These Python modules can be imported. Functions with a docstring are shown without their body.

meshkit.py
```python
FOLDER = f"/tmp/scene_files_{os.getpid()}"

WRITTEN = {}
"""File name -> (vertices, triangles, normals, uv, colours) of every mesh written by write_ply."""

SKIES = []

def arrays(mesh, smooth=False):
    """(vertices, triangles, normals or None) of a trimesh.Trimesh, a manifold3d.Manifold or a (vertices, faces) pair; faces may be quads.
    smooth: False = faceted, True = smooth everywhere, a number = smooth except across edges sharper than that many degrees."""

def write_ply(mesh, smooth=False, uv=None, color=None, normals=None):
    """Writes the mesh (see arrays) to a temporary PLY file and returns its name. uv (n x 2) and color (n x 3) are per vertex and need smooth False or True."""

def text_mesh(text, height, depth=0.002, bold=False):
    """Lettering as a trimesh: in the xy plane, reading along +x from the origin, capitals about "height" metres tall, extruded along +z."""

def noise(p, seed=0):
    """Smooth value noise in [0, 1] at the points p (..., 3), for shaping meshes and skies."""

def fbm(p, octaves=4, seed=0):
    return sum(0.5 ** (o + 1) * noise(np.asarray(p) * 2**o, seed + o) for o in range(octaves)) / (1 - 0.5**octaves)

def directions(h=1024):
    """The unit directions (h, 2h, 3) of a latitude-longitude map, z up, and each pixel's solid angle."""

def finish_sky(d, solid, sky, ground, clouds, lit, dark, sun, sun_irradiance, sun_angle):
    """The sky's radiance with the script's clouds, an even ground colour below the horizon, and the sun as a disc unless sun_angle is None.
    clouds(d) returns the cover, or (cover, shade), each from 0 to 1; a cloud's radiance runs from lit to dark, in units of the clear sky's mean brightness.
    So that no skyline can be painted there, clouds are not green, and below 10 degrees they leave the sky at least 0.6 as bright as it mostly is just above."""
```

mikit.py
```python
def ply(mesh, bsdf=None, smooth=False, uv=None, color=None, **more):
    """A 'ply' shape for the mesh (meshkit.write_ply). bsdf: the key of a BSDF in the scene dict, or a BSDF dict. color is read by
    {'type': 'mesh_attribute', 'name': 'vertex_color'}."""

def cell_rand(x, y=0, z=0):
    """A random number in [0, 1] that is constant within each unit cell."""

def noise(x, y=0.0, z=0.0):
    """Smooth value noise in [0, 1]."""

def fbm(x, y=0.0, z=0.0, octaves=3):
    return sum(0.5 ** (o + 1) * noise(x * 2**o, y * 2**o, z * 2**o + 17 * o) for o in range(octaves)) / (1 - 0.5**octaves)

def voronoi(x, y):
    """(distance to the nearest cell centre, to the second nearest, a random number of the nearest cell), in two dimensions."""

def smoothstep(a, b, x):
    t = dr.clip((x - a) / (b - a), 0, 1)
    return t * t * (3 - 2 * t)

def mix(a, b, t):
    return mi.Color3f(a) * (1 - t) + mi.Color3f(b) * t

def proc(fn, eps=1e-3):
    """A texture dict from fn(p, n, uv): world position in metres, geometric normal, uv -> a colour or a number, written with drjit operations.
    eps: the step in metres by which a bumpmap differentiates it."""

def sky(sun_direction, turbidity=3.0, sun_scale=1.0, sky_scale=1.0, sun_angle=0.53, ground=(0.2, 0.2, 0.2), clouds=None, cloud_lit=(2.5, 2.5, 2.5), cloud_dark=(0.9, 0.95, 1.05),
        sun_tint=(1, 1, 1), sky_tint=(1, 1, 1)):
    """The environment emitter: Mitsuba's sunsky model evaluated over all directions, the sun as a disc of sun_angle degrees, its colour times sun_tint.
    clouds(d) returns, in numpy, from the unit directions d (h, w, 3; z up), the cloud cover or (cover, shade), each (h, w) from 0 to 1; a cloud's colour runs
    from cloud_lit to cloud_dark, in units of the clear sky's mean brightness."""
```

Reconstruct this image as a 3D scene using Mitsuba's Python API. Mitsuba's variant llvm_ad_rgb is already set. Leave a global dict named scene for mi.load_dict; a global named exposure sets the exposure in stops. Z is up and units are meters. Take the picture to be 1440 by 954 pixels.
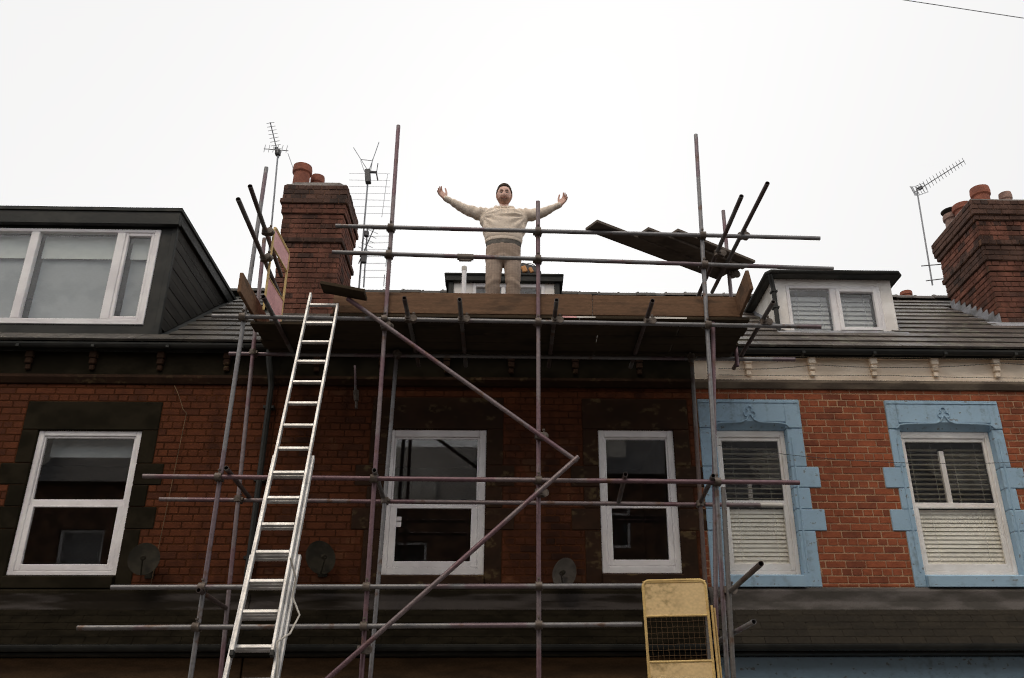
import math, random
import numpy as np, trimesh, drjit as dr, mitsuba as mi, manifold3d as m3, mikit, meshkit
from mikit import noise, fbm, cell_rand, smoothstep, mix, proc
T = mi.ScalarTransform4f
rng = random.Random(7)
scene, labels, used = {}, {}, {}

# ------------------------------------------------------------------ camera, sky, exposure
F_PX, CX, CY, W_PX, H_PX = 1280.0, 760.0, 477.0, 1440.0, 954.0
EYE = np.array([0.0, -10.5, 1.6])
def _basis(pitch=24.5, yaw=2.0, roll=-0.005):
    p, y = math.radians(pitch), math.radians(yaw)
    f = np.array([math.sin(y) * math.cos(p), math.cos(y) * math.cos(p), math.sin(p)])
    r = np.array([math.cos(y), -math.sin(y), 0.0]); u = np.cross(r, f)
    c, s = math.cos(roll), math.sin(roll)
    return f, r * c + u * s, u * c - r * s
FW, RT, UP = _basis()
scene['camera'] = {'type': 'perspective', 'fov': 2 * math.degrees(math.atan(W_PX / 2 / F_PX)), 'fov_axis': 'x',
                   'principal_point_offset_x': (W_PX / 2 - CX) / W_PX,
                   'near_clip': 0.1, 'far_clip': 300.0,
                   'to_world': T().look_at(origin=EYE.tolist(), target=(EYE + FW).tolist(), up=UP.tolist())}
def _overcast(d):
    z, az = d[..., 2], np.arctan2(d[..., 1], d[..., 0])
    soft = 0.5 + 0.25 * np.sin(2.1 * d[..., 0] + 1.3) * np.cos(1.7 * d[..., 1]) + 0.2 * np.sin(5 * d[..., 0] - 3 * d[..., 2])
    return np.ones_like(z), np.clip(0.40 * soft, 0, 1)
scene['sky_light'] = mikit.sky([-0.25, -0.55, 0.8], turbidity=3, sun_scale=0.12, sun_angle=25, clouds=_overcast,
                               cloud_lit=(2.53, 2.51, 2.49), cloud_dark=(0.95, 0.97, 0.98), ground=(0.12, 0.12, 0.12))
exposure = 2.32

# ------------------------------------------------------------------ helpers
def numbered(key):
    n = used.get(key, 0); used[key] = n + 1
    return key if n == 0 else '%s_%03d' % (key, n)
def thing(name, label, cat, group=None, kind=None):
    k = numbered(name); d = {}
    if label: d['label'] = label
    if cat: d['category'] = cat
    if group: d['group'] = group
    if kind: d['kind'] = kind
    labels[k] = d
    return k
def sub(parent, name):
    return numbered(parent + '__' + name)
def put(parent, name, mesh, mat, smooth=False, label=None, kind=None, uv=None):
    k = sub(parent, name) if parent else name
    scene[k] = mikit.ply(mesh, mat, smooth=smooth, uv=uv)
    if label or kind:
        labels[k] = {**({'label': label} if label else {}), **({'kind': kind} if kind else {})}
    return k
def setting(name, mesh, mat):
    scene[name] = mikit.ply(mesh, mat); labels[name] = {'kind': 'structure', 'label': name.replace('_', ' ')}

class MB:
    def __init__(s): s.v, s.f, s.n = [], [], 0
    def add(s, v, f):
        v = np.asarray(v, float); f = np.asarray(f, int)
        if f.shape[1] == 4: f = np.vstack([f[:, [0, 1, 2]], f[:, [0, 2, 3]]])
        s.v.append(v); s.f.append(f + s.n); s.n += len(v); return s
    def mesh(s): return (np.vstack(s.v), np.vstack(s.f))
    def box(s, x0, x1, y0, y1, z0, z1, M=None):
        v = np.array([[x, y, z] for x in (x0, x1) for y in (y0, y1) for z in (z0, z1)], float)
        f = [[0, 1, 3, 2], [4, 6, 7, 5], [0, 4, 5, 1], [2, 3, 7, 6], [0, 2, 6, 4], [1, 5, 7, 3]]
        if M is not None: v = v @ M[:3, :3].T + M[:3, 3]
        return s.add(v, f)
    def cbox(s, x0, x1, y0, y1, z0, z1, c=0.004, M=None):
        v, f = chamfer_box(x1 - x0, y1 - y0, z1 - z0, c)
        v = v + [(x0 + x1) / 2, (y0 + y1) / 2, (z0 + z1) / 2]
        if M is not None: v = v @ M[:3, :3].T + M[:3, 3]
        return s.add(v, f)
    def tube(s, p0, p1, r, n=12, r1=None):
        p0, p1 = np.asarray(p0, float), np.asarray(p1, float); r1 = r if r1 is None else r1
        z = p1 - p0; z = z / np.linalg.norm(z)
        x = np.cross(z, [0, 0, 1] if abs(z[2]) < 0.9 else [1, 0, 0]); x /= np.linalg.norm(x); y = np.cross(z, x)
        a = np.arange(n) * 2 * np.pi / n
        ring = np.cos(a)[:, None] * x + np.sin(a)[:, None] * y
        v = np.vstack([p0 + ring * r, p1 + ring * r1, [p0], [p1]])
        f = []
        for i in range(n):
            j = (i + 1) % n
            f += [[i, j, n + j], [i, n + j, n + i], [j, i, 2 * n], [n + i, n + j, 2 * n + 1]]
        return s.add(v, f)
    def path(s, pts, r, n=6):
        pts = np.asarray(pts, float); k = len(pts)
        t = np.gradient(pts, axis=0); t /= np.linalg.norm(t, axis=1, keepdims=True)
        ref = np.array([[0, 0, 1.0], [1.0, 0, 0], [0, 1.0, 0], [0.37, 0.59, 0.72]])
        ref = ref[int(np.argmin([np.abs(t @ (q / np.linalg.norm(q))).max() for q in ref]))]
        x = np.cross(t, ref); x /= np.linalg.norm(x, axis=1, keepdims=True); y = np.cross(t, x)
        a = np.arange(n) * 2 * np.pi / n
        r = np.broadcast_to(r, (k,))
        v = (pts[:, None] + r[:, None, None] * (np.cos(a)[None, :, None] * x[:, None] + np.sin(a)[None, :, None] * y[:, None])).reshape(-1, 3)
        f = [[i * n + j, i * n + (j + 1) % n, (i + 1) * n + (j + 1) % n, (i + 1) * n + j] for i in range(k - 1) for j in range(n)]
        f2 = [[0, j + 1, j] for j in range(1, n - 1)] + [[(k - 1) * n, (k - 1) * n + j, (k - 1) * n + j + 1] for j in range(1, n - 1)]
        f = np.array(f); f = np.vstack([f[:, [0, 1, 2]], f[:, [0, 2, 3]], np.array(f2)])
        return s.add(v, f)
    def prism(s, poly, d, axis):
        """polygon [(a,b)] extruded from d[0] to d[1] along axis x or y."""
        p = np.array(poly, float); n = len(p)
        tri = trimesh.creation.triangulate_polygon(__import__('shapely').Polygon(p), engine='earcut') if n > 4 else None
        mk = (lambda t: np.column_stack([np.full(n, t), p])) if axis == 'x' else (lambda t: np.column_stack([p[:, 0], np.full(n, t), p[:, 1]]))
        v = np.vstack([mk(d[0]), mk(d[1])])
        f = [[i, (i + 1) % n, n + (i + 1) % n] for i in range(n)] + [[i, n + (i + 1) % n, n + i] for i in range(n)]
        if tri is not None and len(tri[0]) == n:
            idx = [int(np.argmin(((p - q) ** 2).sum(1))) for q in tri[0]]; caps = [[idx[i] for i in t] for t in tri[1]]
        else: caps = [[0, i, i + 1] for i in range(1, n - 1)]
        f += [list(c) for c in caps] + [[n + c[2], n + c[1], n + c[0]] for c in caps]
        v0, f0 = v, np.array(f)
        tm = trimesh.Trimesh(v0, f0, process=False); trimesh.repair.fix_normals(tm)
        return s.add(tm.vertices, tm.faces)

_cb = {}
def chamfer_box(a, b, c, e):
    e = min(e, 0.45 * min(a, b, c))
    h = m3.Manifold.batch_hull([m3.Manifold.cube([a - 2 * e, b - 2 * e, c], True), m3.Manifold.cube([a - 2 * e, b, c - 2 * e], True), m3.Manifold.cube([a, b - 2 * e, c - 2 * e], True)])
    m = h.to_mesh()
    return np.array(m.vert_properties[:, :3], float), np.array(m.tri_verts)
def mat4(origin, x, y, z):
    M = np.eye(4); M[:3, 0], M[:3, 1], M[:3, 2], M[:3, 3] = x, y, z, origin
    return M
def unit(v): v = np.asarray(v, float); return v / np.linalg.norm(v)
V = lambda *a: np.array(a, float)

# ------------------------------------------------------------------ materials
def diff(name, rgb, rough=None, spec=0.5, metallic=0.0, **k):
    if rough is None: scene[name] = {'type': 'twosided', 'bsdf': {'type': 'diffuse', 'reflectance': {'type': 'rgb', 'value': list(rgb)} if not isinstance(rgb, dict) else rgb}}
    else: scene[name] = {'type': 'twosided', 'bsdf': {'type': 'principled', 'base_color': {'type': 'rgb', 'value': list(rgb)} if not isinstance(rgb, dict) else rgb,
                                                       'roughness': rough, 'specular': spec, 'metallic': metallic, **k}}
    return name
def brick_tone(a, b, burnt, soot=0.0, seed=0, patch=0.0):
    def fn(p, n, uv):
        row = dr.floor(p.z / 0.086 + 0.01)
        hdr = row - 4 * dr.floor(row / 4) < 0.5
        s = p.x + 0.999 * p.y
        off = (row - 2 * dr.floor(row / 2)) * 0.1175
        col = dr.select(hdr, dr.floor((s + 0.058) / 0.1175), dr.floor((s + off) / 0.235) + 5000)
        r, q = cell_rand(col, row, seed), cell_rand(col, row, seed + 5)
        c = mix(mix(a, b, r), burnt, smoothstep(0.72, 0.95, q) * 0.8)
        g = fbm(p.x * 9 + seed, p.y * 9, p.z * 14, 4)
        f = fbm(p.x * 60, p.y * 60, p.z * 60, 2)
        c = c * (0.62 + 0.5 * g + 0.3 * (f - 0.5) * 2 * 0.6 + 0.1)
        big = fbm(p.x * 0.9 + 3.1 + seed, p.y, p.z * 0.7, 3)
        streak = fbm(p.x * 8.0, p.y * 8, p.z * 0.45 + seed, 3)
        c = c * (1 - soot * smoothstep(0.4, 0.72, 0.55 * big + 0.45 * streak))
        if patch: c = mix(c, mi.Color3f(0.26, 0.16, 0.085), patch * smoothstep(0.66, 0.7, fbm(p.x * 3.3 + 9, p.y, p.z * 3.0, 4)))
        return c
    return proc(fn)
def noisy(a, b, scale=(6, 6, 6), lo=0.35, hi=0.65, fine=0.35, oct=4, seed=0.0):
    def fn(p, n, uv):
        g = smoothstep(lo, hi, fbm(p.x * scale[0] + seed, p.y * scale[1], p.z * scale[2], oct))
        f = fbm(p.x * 70, p.y * 70, p.z * 70, 2)
        return mix(a, b, g) * (1 - fine * 0.5 + fine * f)
    return proc(fn)

diff('brick_red', brick_tone((0.30, 0.086, 0.039), (0.262, 0.074, 0.035), (0.185, 0.056, 0.030), 0.3, 1), 0.85, 0.25)
diff('brick_mid', brick_tone((0.098, 0.028, 0.0098), (0.082, 0.0235, 0.0084), (0.055, 0.018, 0.008), 0.65, 2, 0.08), 0.85, 0.2)
diff('brick_left', brick_tone((0.104, 0.0295, 0.0106), (0.088, 0.025, 0.0092), (0.062, 0.0188, 0.0082), 0.55, 3), 0.85, 0.2)
diff('brick_stack', brick_tone((0.21, 0.085, 0.058), (0.145, 0.064, 0.046), (0.06, 0.04, 0.034), 0.5, 4), 0.9, 0.2)
diff('brick_stack_dark', brick_tone((0.12, 0.066, 0.05), (0.085, 0.05, 0.04), (0.045, 0.034, 0.03), 0.6, 6), 0.9, 0.2)
diff('mortar_light', noisy((0.40, 0.25, 0.155), (0.28, 0.16, 0.10), (7, 7, 7)))
diff('mortar_dark', noisy((0.068, 0.025, 0.011), (0.046, 0.018, 0.009), (5, 5, 5)))
diff('mortar_stack', noisy((0.16, 0.09, 0.06), (0.08, 0.05, 0.038), (5, 5, 5)))
diff('stone_soot', noisy((0.012, 0.0098, 0.006), (0.02, 0.016, 0.010), (4, 4, 4)), 0.95, 0.06)
def _stripped(p, n, uv):
    c = mix((0.017, 0.0095, 0.0055), (0.042, 0.0185, 0.009), fbm(p.x * 5, p.y * 5, p.z * 5, 4))
    g = fbm(p.x * 5.5 + 2.3, p.y * 5, p.z * 8.5 + 1.7, 4)
    return mix(c, mi.Color3f(0.10, 0.068, 0.032), 0.75 * smoothstep(0.57, 0.74, g) * smoothstep(0.35, 0.6, fbm(p.x * 31, p.y * 31, p.z * 25, 3))) * (0.8 + 0.4 * fbm(p.x * 50, p.y * 50, p.z * 50, 2))
diff('stone_stripped', proc(_stripped), 0.9, 0.2)
diff('stone_grey', noisy((0.10, 0.088, 0.082), (0.05, 0.044, 0.038), (3, 8, 8)), 0.8, 0.3)
diff('stone_brown', noisy((0.2, 0.16, 0.12), (0.11, 0.085, 0.065), (3, 8, 8)), 0.85, 0.3)
def _blue(p, n, uv):
    c = mix((0.31, 0.45, 0.57), (0.27, 0.40, 0.515), fbm(p.x * 3, p.y * 3, p.z * 3, 4))
    st = smoothstep(0.52, 0.78, 0.6 * fbm(p.x * 13, p.y * 13, p.z * 1.1, 3) + 0.4 * fbm(p.x * 24, p.y * 24, p.z * 24, 3))
    chip = smoothstep(0.70, 0.735, fbm(p.x * 21, p.y * 21, p.z * 21, 4))
    return mix(mix(c, (0.14, 0.17, 0.18), 0.5 * st), (0.16, 0.13, 0.10), 0.7 * chip) * (0.93 + 0.14 * fbm(p.x * 90, p.y * 90, p.z * 90, 2))
diff('blue_paint', proc(_blue), 0.6, 0.4)
diff('cream_paint', noisy((0.90, 0.77, 0.62), (0.78, 0.65, 0.51), (3, 5, 5), fine=0.2), 0.6, 0.4)
diff('white_upvc', noisy((0.80, 0.78, 0.78), (0.70, 0.67, 0.68), (3, 3, 3), fine=0.08), 0.35, 0.5)
diff('white_timber', noisy((0.82, 0.79, 0.76), (0.72, 0.68, 0.64), (4, 4, 4), fine=0.1), 0.45, 0.5)
diff('white_dirty', noisy((0.66, 0.63, 0.58), (0.5, 0.47, 0.42), (4, 4, 4), fine=0.15), 0.5, 0.4)
diff('black_trim', noisy((0.013, 0.014, 0.013), (0.024, 0.024, 0.021), (5, 5, 5), fine=0.2), 0.55, 0.3)
diff('felt', noisy((0.03, 0.033, 0.033), (0.055, 0.055, 0.05), (6, 6, 6)), 0.8, 0.3)
diff('cladding', noisy((0.036, 0.033, 0.028), (0.022, 0.02, 0.017), (3, 2, 9)), 0.7, 0.2)
def _tile(p, n, uv):
    r = cell_rand(dr.floor(p.x / 0.3 + 0.0), dr.floor(p.z / 0.197), 3)
    c = mix((0.055, 0.045, 0.038), (0.095, 0.078, 0.066), r)
    l = smoothstep(0.55, 0.68, fbm(p.x * 7, p.y * 7, p.z * 7, 4))
    return mix(c, (0.15, 0.145, 0.11), 0.55 * l) * (0.7 + 0.6 * fbm(p.x * 45, p.y * 45, p.z * 45, 2))
diff('roof_tile', proc(_tile), 0.45, 0.5)
diff('roof_tile_dark', noisy((0.028, 0.024, 0.02), (0.055, 0.047, 0.038), (5, 5, 5)), 0.55, 0.4)
def _slate(p, n, uv):
    r = cell_rand(dr.floor(p.x / 0.25), dr.floor(p.z / 0.11), 9)
    c = mix((0.021, 0.017, 0.012), (0.031, 0.025, 0.017), r)
    return c * (0.7 + 0.6 * fbm(p.x * 40, p.y * 40, p.z * 40, 3))
diff('canopy_slate', proc(_slate), 0.75, 0.15)
diff('canopy_slate_dark', noisy((0.008, 0.0062, 0.0036), (0.014, 0.011, 0.0065), (5, 8, 12)), 0.9, 0.05)
diff('lead', noisy((0.27, 0.27, 0.29), (0.16, 0.16, 0.165), (5, 5, 9)), 0.6, 0.5)
diff('lead_wall', noisy((0.050, 0.043, 0.040), (0.012, 0.009, 0.006), (1.5, 6, 9)), 0.85, 0.08)
diff('terracotta', noisy((0.29, 0.10, 0.062), (0.2, 0.072, 0.048), (8, 8, 8)), 0.8, 0.3)
diff('buff_pot', noisy((0.32, 0.2, 0.16), (0.2, 0.13, 0.11), (8, 8, 8)), 0.8, 0.3)
diff('cement', noisy((0.30, 0.27, 0.25), (0.18, 0.16, 0.15), (8, 8, 8)), 0.9, 0.2)
def tube_tone(base, paint, amount, seed):
    def fn(p, n, uv):
        g = fbm(p.x * 2.1 + seed, p.y * 2.1, p.z * 1.7, 3)
        c = mix(base, paint, smoothstep(amount - 0.03, amount + 0.03, g))
        rust = smoothstep(0.62, 0.75, fbm(p.x * 9 + seed, p.y * 9, p.z * 7, 4))
        c = mix(c, (0.13, 0.065, 0.035), 0.75 * rust)
        return c * (0.75 + 0.5 * fbm(p.x * 40, p.y * 40, p.z * 40, 2))
    return proc(fn)
diff('tube_grey', tube_tone((0.20, 0.195, 0.20), (0.17, 0.125, 0.14), 0.58, 1.0), 0.42, 0.5, 0.35)
diff('tube_mauve', tube_tone((0.19, 0.15, 0.155), (0.17, 0.10, 0.115), 0.50, 4.0), 0.45, 0.5, 0.3)
diff('tube_dark', tube_tone((0.15, 0.14, 0.135), (0.10, 0.075, 0.07), 0.5, 7.0), 0.6, 0.4, 0.3)
diff('coupler_steel', noisy((0.09, 0.07, 0.055), (0.16, 0.13, 0.11), (20, 20, 20)), 0.6, 0.5, 0.3)
def wood(a, b, dirt, seed):
    def fn(p, n, uv):
        g = fbm(p.x * 1.7 + seed, p.y * 38, p.z * 38, 4)
        k = smoothstep(0.55, 0.72, fbm(p.x * 3.1 + seed, p.y * 4, p.z * 9, 4))
        return mix(mix(a, b, g), dirt, 0.6 * k) * (0.8 + 0.4 * fbm(p.x * 30, p.y * 60, p.z * 60, 2))
    return proc(fn)
diff('board_brown', wood((0.21, 0.122, 0.072), (0.12, 0.068, 0.042), (0.06, 0.042, 0.03), 1.3), 0.85, 0.2)
diff('board_dark', wood((0.06, 0.042, 0.025), (0.034, 0.025, 0.016), (0.02, 0.016, 0.011), 5.3), 0.9, 0.2)
diff('board_loose', wood((0.17, 0.14, 0.115), (0.10, 0.08, 0.065), (0.06, 0.05, 0.042), 8.3), 0.85, 0.2)
diff('aluminium', noisy((0.66, 0.65, 0.64), (0.5, 0.49, 0.48), (9, 9, 9), fine=0.3), 0.45, 0.5, 0.5)
def _yellow(p, n, uv):
    g = fbm(p.x * 5 + 4, p.y * 6, p.z * 5, 4)
    m = fbm(p.x * 26, p.y * 20, p.z * 26, 3)
    edge = smoothstep(0.44, 0.68, g * 0.6 + m * 0.4)
    return mix((0.76, 0.555, 0.285), (0.25, 0.165, 0.06), 0.62 * edge * smoothstep(1.72, 1.5, p.x)) * (0.85 + 0.3 * fbm(p.x * 60, p.y * 60, p.z * 60, 2))
diff('yellow_paint', proc(_yellow), 0.6, 0.4)
diff('yellow_clean', noisy((0.68, 0.48, 0.19), (0.56, 0.38, 0.15), (8, 8, 8)), 0.5, 0.4)
diff('pink_panel', noisy((0.72, 0.38, 0.37), (0.6, 0.3, 0.3), (5, 5, 5)), 0.6, 0.3)
diff('wire_dark', (0.05, 0.05, 0.05), 0.5)
diff('aerial_metal', (0.26, 0.27, 0.29), 0.5, 0.5, 0.4)
diff('aerial_dark', (0.06, 0.06, 0.065), 0.5, 0.5)
diff('dish_dark', noisy((0.013, 0.011, 0.007), (0.024, 0.02, 0.013), (8, 8, 8)), 0.8, 0.2)
diff('dish_grey', noisy((0.045, 0.038, 0.032), (0.027, 0.022, 0.018), (8, 8, 8)), 0.7, 0.3)
diff('room_plaster', noisy((0.30, 0.26, 0.21), (0.24, 0.2, 0.16), (1, 1, 1)))
diff('blind_white', noisy((0.82, 0.80, 0.72), (0.74, 0.72, 0.64), (3, 3, 3), fine=0.06), 0.6, 0.3)
diff('blind_slat', (0.42, 0.39, 0.31), 0.5, 0.3)
diff('blind_grey', (0.40, 0.42, 0.42), 0.5, 0.3)
diff('net_grey', noisy((0.33, 0.36, 0.37), (0.28, 0.31, 0.32), (4, 4, 4), fine=0.12))
diff('blind_pale', noisy((0.56, 0.60, 0.57), (0.5, 0.54, 0.52), (3, 3, 3), fine=0.08))
diff('fascia_brown', noisy((0.17, 0.10, 0.05), (0.10, 0.06, 0.032), (2, 6, 9)), 0.7, 0.3)
diff('asphalt', noisy((0.05, 0.05, 0.05), (0.075, 0.073, 0.07), (1.5, 1.5, 1)), 0.8, 0.3)
diff('paving', noisy((0.20, 0.19, 0.175), (0.14, 0.13, 0.12), (2, 2, 1)), 0.85, 0.3)
diff('earth', noisy((0.09, 0.085, 0.06), (0.06, 0.06, 0.04), (0.3, 0.3, 1)))
diff('slate_far', noisy((0.07, 0.07, 0.075), (0.1, 0.1, 0.105), (2, 3, 9)), 0.5, 0.5)
scene['glass'] = {'type': 'thindielectric', 'int_ior': 1.52}
diff('skin', noisy((0.70, 0.45, 0.37), (0.64, 0.39, 0.31), (16, 16, 16), fine=0.08), 0.5, 0.4)
diff('hair_brown', noisy((0.05, 0.034, 0.024), (0.085, 0.055, 0.038), (60, 60, 30)), 0.7, 0.3)
diff('beard_brown', noisy((0.42, 0.24, 0.175), (0.31, 0.17, 0.12), (60, 60, 40)), 0.7, 0.3)
diff('eye_white', (0.42, 0.36, 0.32), 0.4)
diff('eye_dark', (0.03, 0.02, 0.015), 0.3)
diff('lip', (0.42, 0.16, 0.13), 0.5)
diff('fleece', noisy((0.76, 0.655, 0.55), (0.72, 0.615, 0.51), (5, 5, 5), fine=0.0), 0.95, 0.1)
diff('shirt_grey', noisy((0.17, 0.158, 0.142), (0.12, 0.11, 0.10), (14, 14, 14)), 0.9, 0.2)
def _check(p, n, uv):
    a = smoothstep(0.25, 0.75, dr.abs(2 * (p.x / 0.034 - dr.floor(p.x / 0.034)) - 1))
    b = smoothstep(0.25, 0.75, dr.abs(2 * (p.z / 0.034 - dr.floor(p.z / 0.034)) - 1))
    return mix((0.43, 0.335, 0.27), (0.37, 0.285, 0.23), 0.5 * (a + b)) * (0.85 + 0.3 * fbm(p.x * 50, p.y * 50, p.z * 50, 2))
diff('trouser_check', proc(_check), 0.95, 0.15)
diff('shoe_brown', (0.16, 0.10, 0.06), 0.7)
diff('bag_black', (0.03, 0.028, 0.028), 0.7)
diff('bag_orange', (0.5, 0.24, 0.09), 0.7)

# ------------------------------------------------------------------ ground
setting('ground', MB().box(-150, 150, -150, 150, -0.6, -0.13).mesh(), 'earth')
setting('road', MB().box(-60, 60, -10.0, -4.4, -0.125, -0.121).mesh(), 'asphalt')
setting('pavement', MB().box(-60, 60, -4.25, 0.6, -0.12, 0.0).mesh(), 'paving')
setting('pavement_opposite', MB().box(-60, 60, -12.7, -10.15, -0.12, 0.0).mesh(), 'paving')
setting('kerb', MB().box(-60, 60, -4.4, -4.252, -0.12, 0.003).mesh(), 'stone_grey')
setting('kerb_opposite', MB().box(-60, 60, -10.148, -10.0, -0.12, 0.003).mesh(), 'stone_grey')

# ------------------------------------------------------------------ bricks, tiles, walls
COURSE, LEN, HDR, J = 0.086, 0.235, 0.1175, 0.010
_bv, _bf = chamfer_box(1, 1, 1, 0.05)
def scaled_brick(sx, sy, sz):
    e = 0.005
    return mikit.ply(chamfer_box(sx, sy, sz, e)) if False else None
def brick_spans(z0, z1, s0, s1, holes, seed=0):
    """(s_from, s_to, z_from, z_to) of every brick of the bond in s0..s1, z0..z1 outside the holes."""
    out = []
    for row in range(int(math.floor(z0 / COURSE + 0.01)), int(math.ceil(z1 / COURSE - 0.01))):
        za, zb = max(row * COURSE, z0), min((row + 1) * COURSE, z1)
        if zb - za < 0.03: continue
        free = [(s0, s1)]
        zm = (za + zb) / 2
        for (a, b, c, d) in holes:
            if c < zm < d:
                free = [q for (u, w) in free for q in ((u, min(w, a)), (max(u, b), w)) if q[1] - q[0] > 0.02]
        if row % 4 == 0: L, off = HDR, 0.058
        else: L, off = LEN, (row % 2) * 0.1175
        for (u, w) in free:
            k = math.floor((u + off) / L)
            while k * L - off < w:
                a, b = max(k * L - off, u), min((k + 1) * L - off, w)
                if b - a > 0.025: out.append((a + J / 2, b - J / 2, za + J / 2, zb - J / 2))
                k += 1
    return out
_brick_ply = {}
def lay_bricks(parent, spans, mat, y=0.0, depth=0.06, face='front', x=0.0, most=300, jit=0.0018, name='brick', near=None):
    """one entry per brick for the `most` nearest, the rest as one stuff part."""
    def frame(a, b, c, d):
        j = rng.uniform(-jit, jit)
        if face == 'front': return ((a + b) / 2, y + depth / 2 + j, (c + d) / 2), (b - a, depth, d - c)
        return (x - depth / 2 * (1 if face == 'right' else -1) + j, (a + b) / 2, (c + d) / 2), (depth, b - a, d - c)
    items = [frame(*s) for s in spans]
    order = sorted(range(len(items)), key=lambda i: np.linalg.norm(np.array(items[i][0]) - (EYE if near is None else near)))
    rest = MB()
    for n, i in enumerate(order):
        c, s = items[i]
        tilt = rng.uniform(-0.25, 0.25)
        if n < most:
            key = tuple(round(q, 3) for q in s)
            if key not in _brick_ply: _brick_ply[key] = chamfer_box(*key, 0.006)
            pk = ('ply',) + key
            if pk not in _brick_ply: _brick_ply[pk] = mikit.ply(_brick_ply[key])
            d = dict(_brick_ply[pk]); d['bsdf'] = {'type': 'ref', 'id': mat}
            d['to_world'] = T().translate(list(c)).rotate([0, 1, 0] if face == 'front' else [1, 0, 0], tilt)
            scene[sub(parent, name)] = d
        else:
            v, f = chamfer_box(*s, 0.006)
            rest.add(v + np.array(c), f)
    if len(items) > most: put(parent, name + 'work', rest.mesh(), mat, kind='stuff')

def wall_panel(mb, x0, x1, z0, z1, holes, y0, y1):
    holes = [(h[0] - 0.012, h[1] + 0.012, h[2] - 0.012, h[3] + 0.012) for h in holes]
    xs = sorted({x0, x1, *[h[0] for h in holes], *[h[1] for h in holes]})
    zs = sorted({z0, z1, *[h[2] for h in holes], *[h[3] for h in holes]})
    for a, b in zip(xs, xs[1:]):
        for c, d in zip(zs, zs[1:]):
            xm, zm = (a + b) / 2, (c + d) / 2
            if not any(h[0] < xm < h[1] and h[2] < zm < h[3] for h in holes): mb.box(a, b, y0, y1, c, d)

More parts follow.
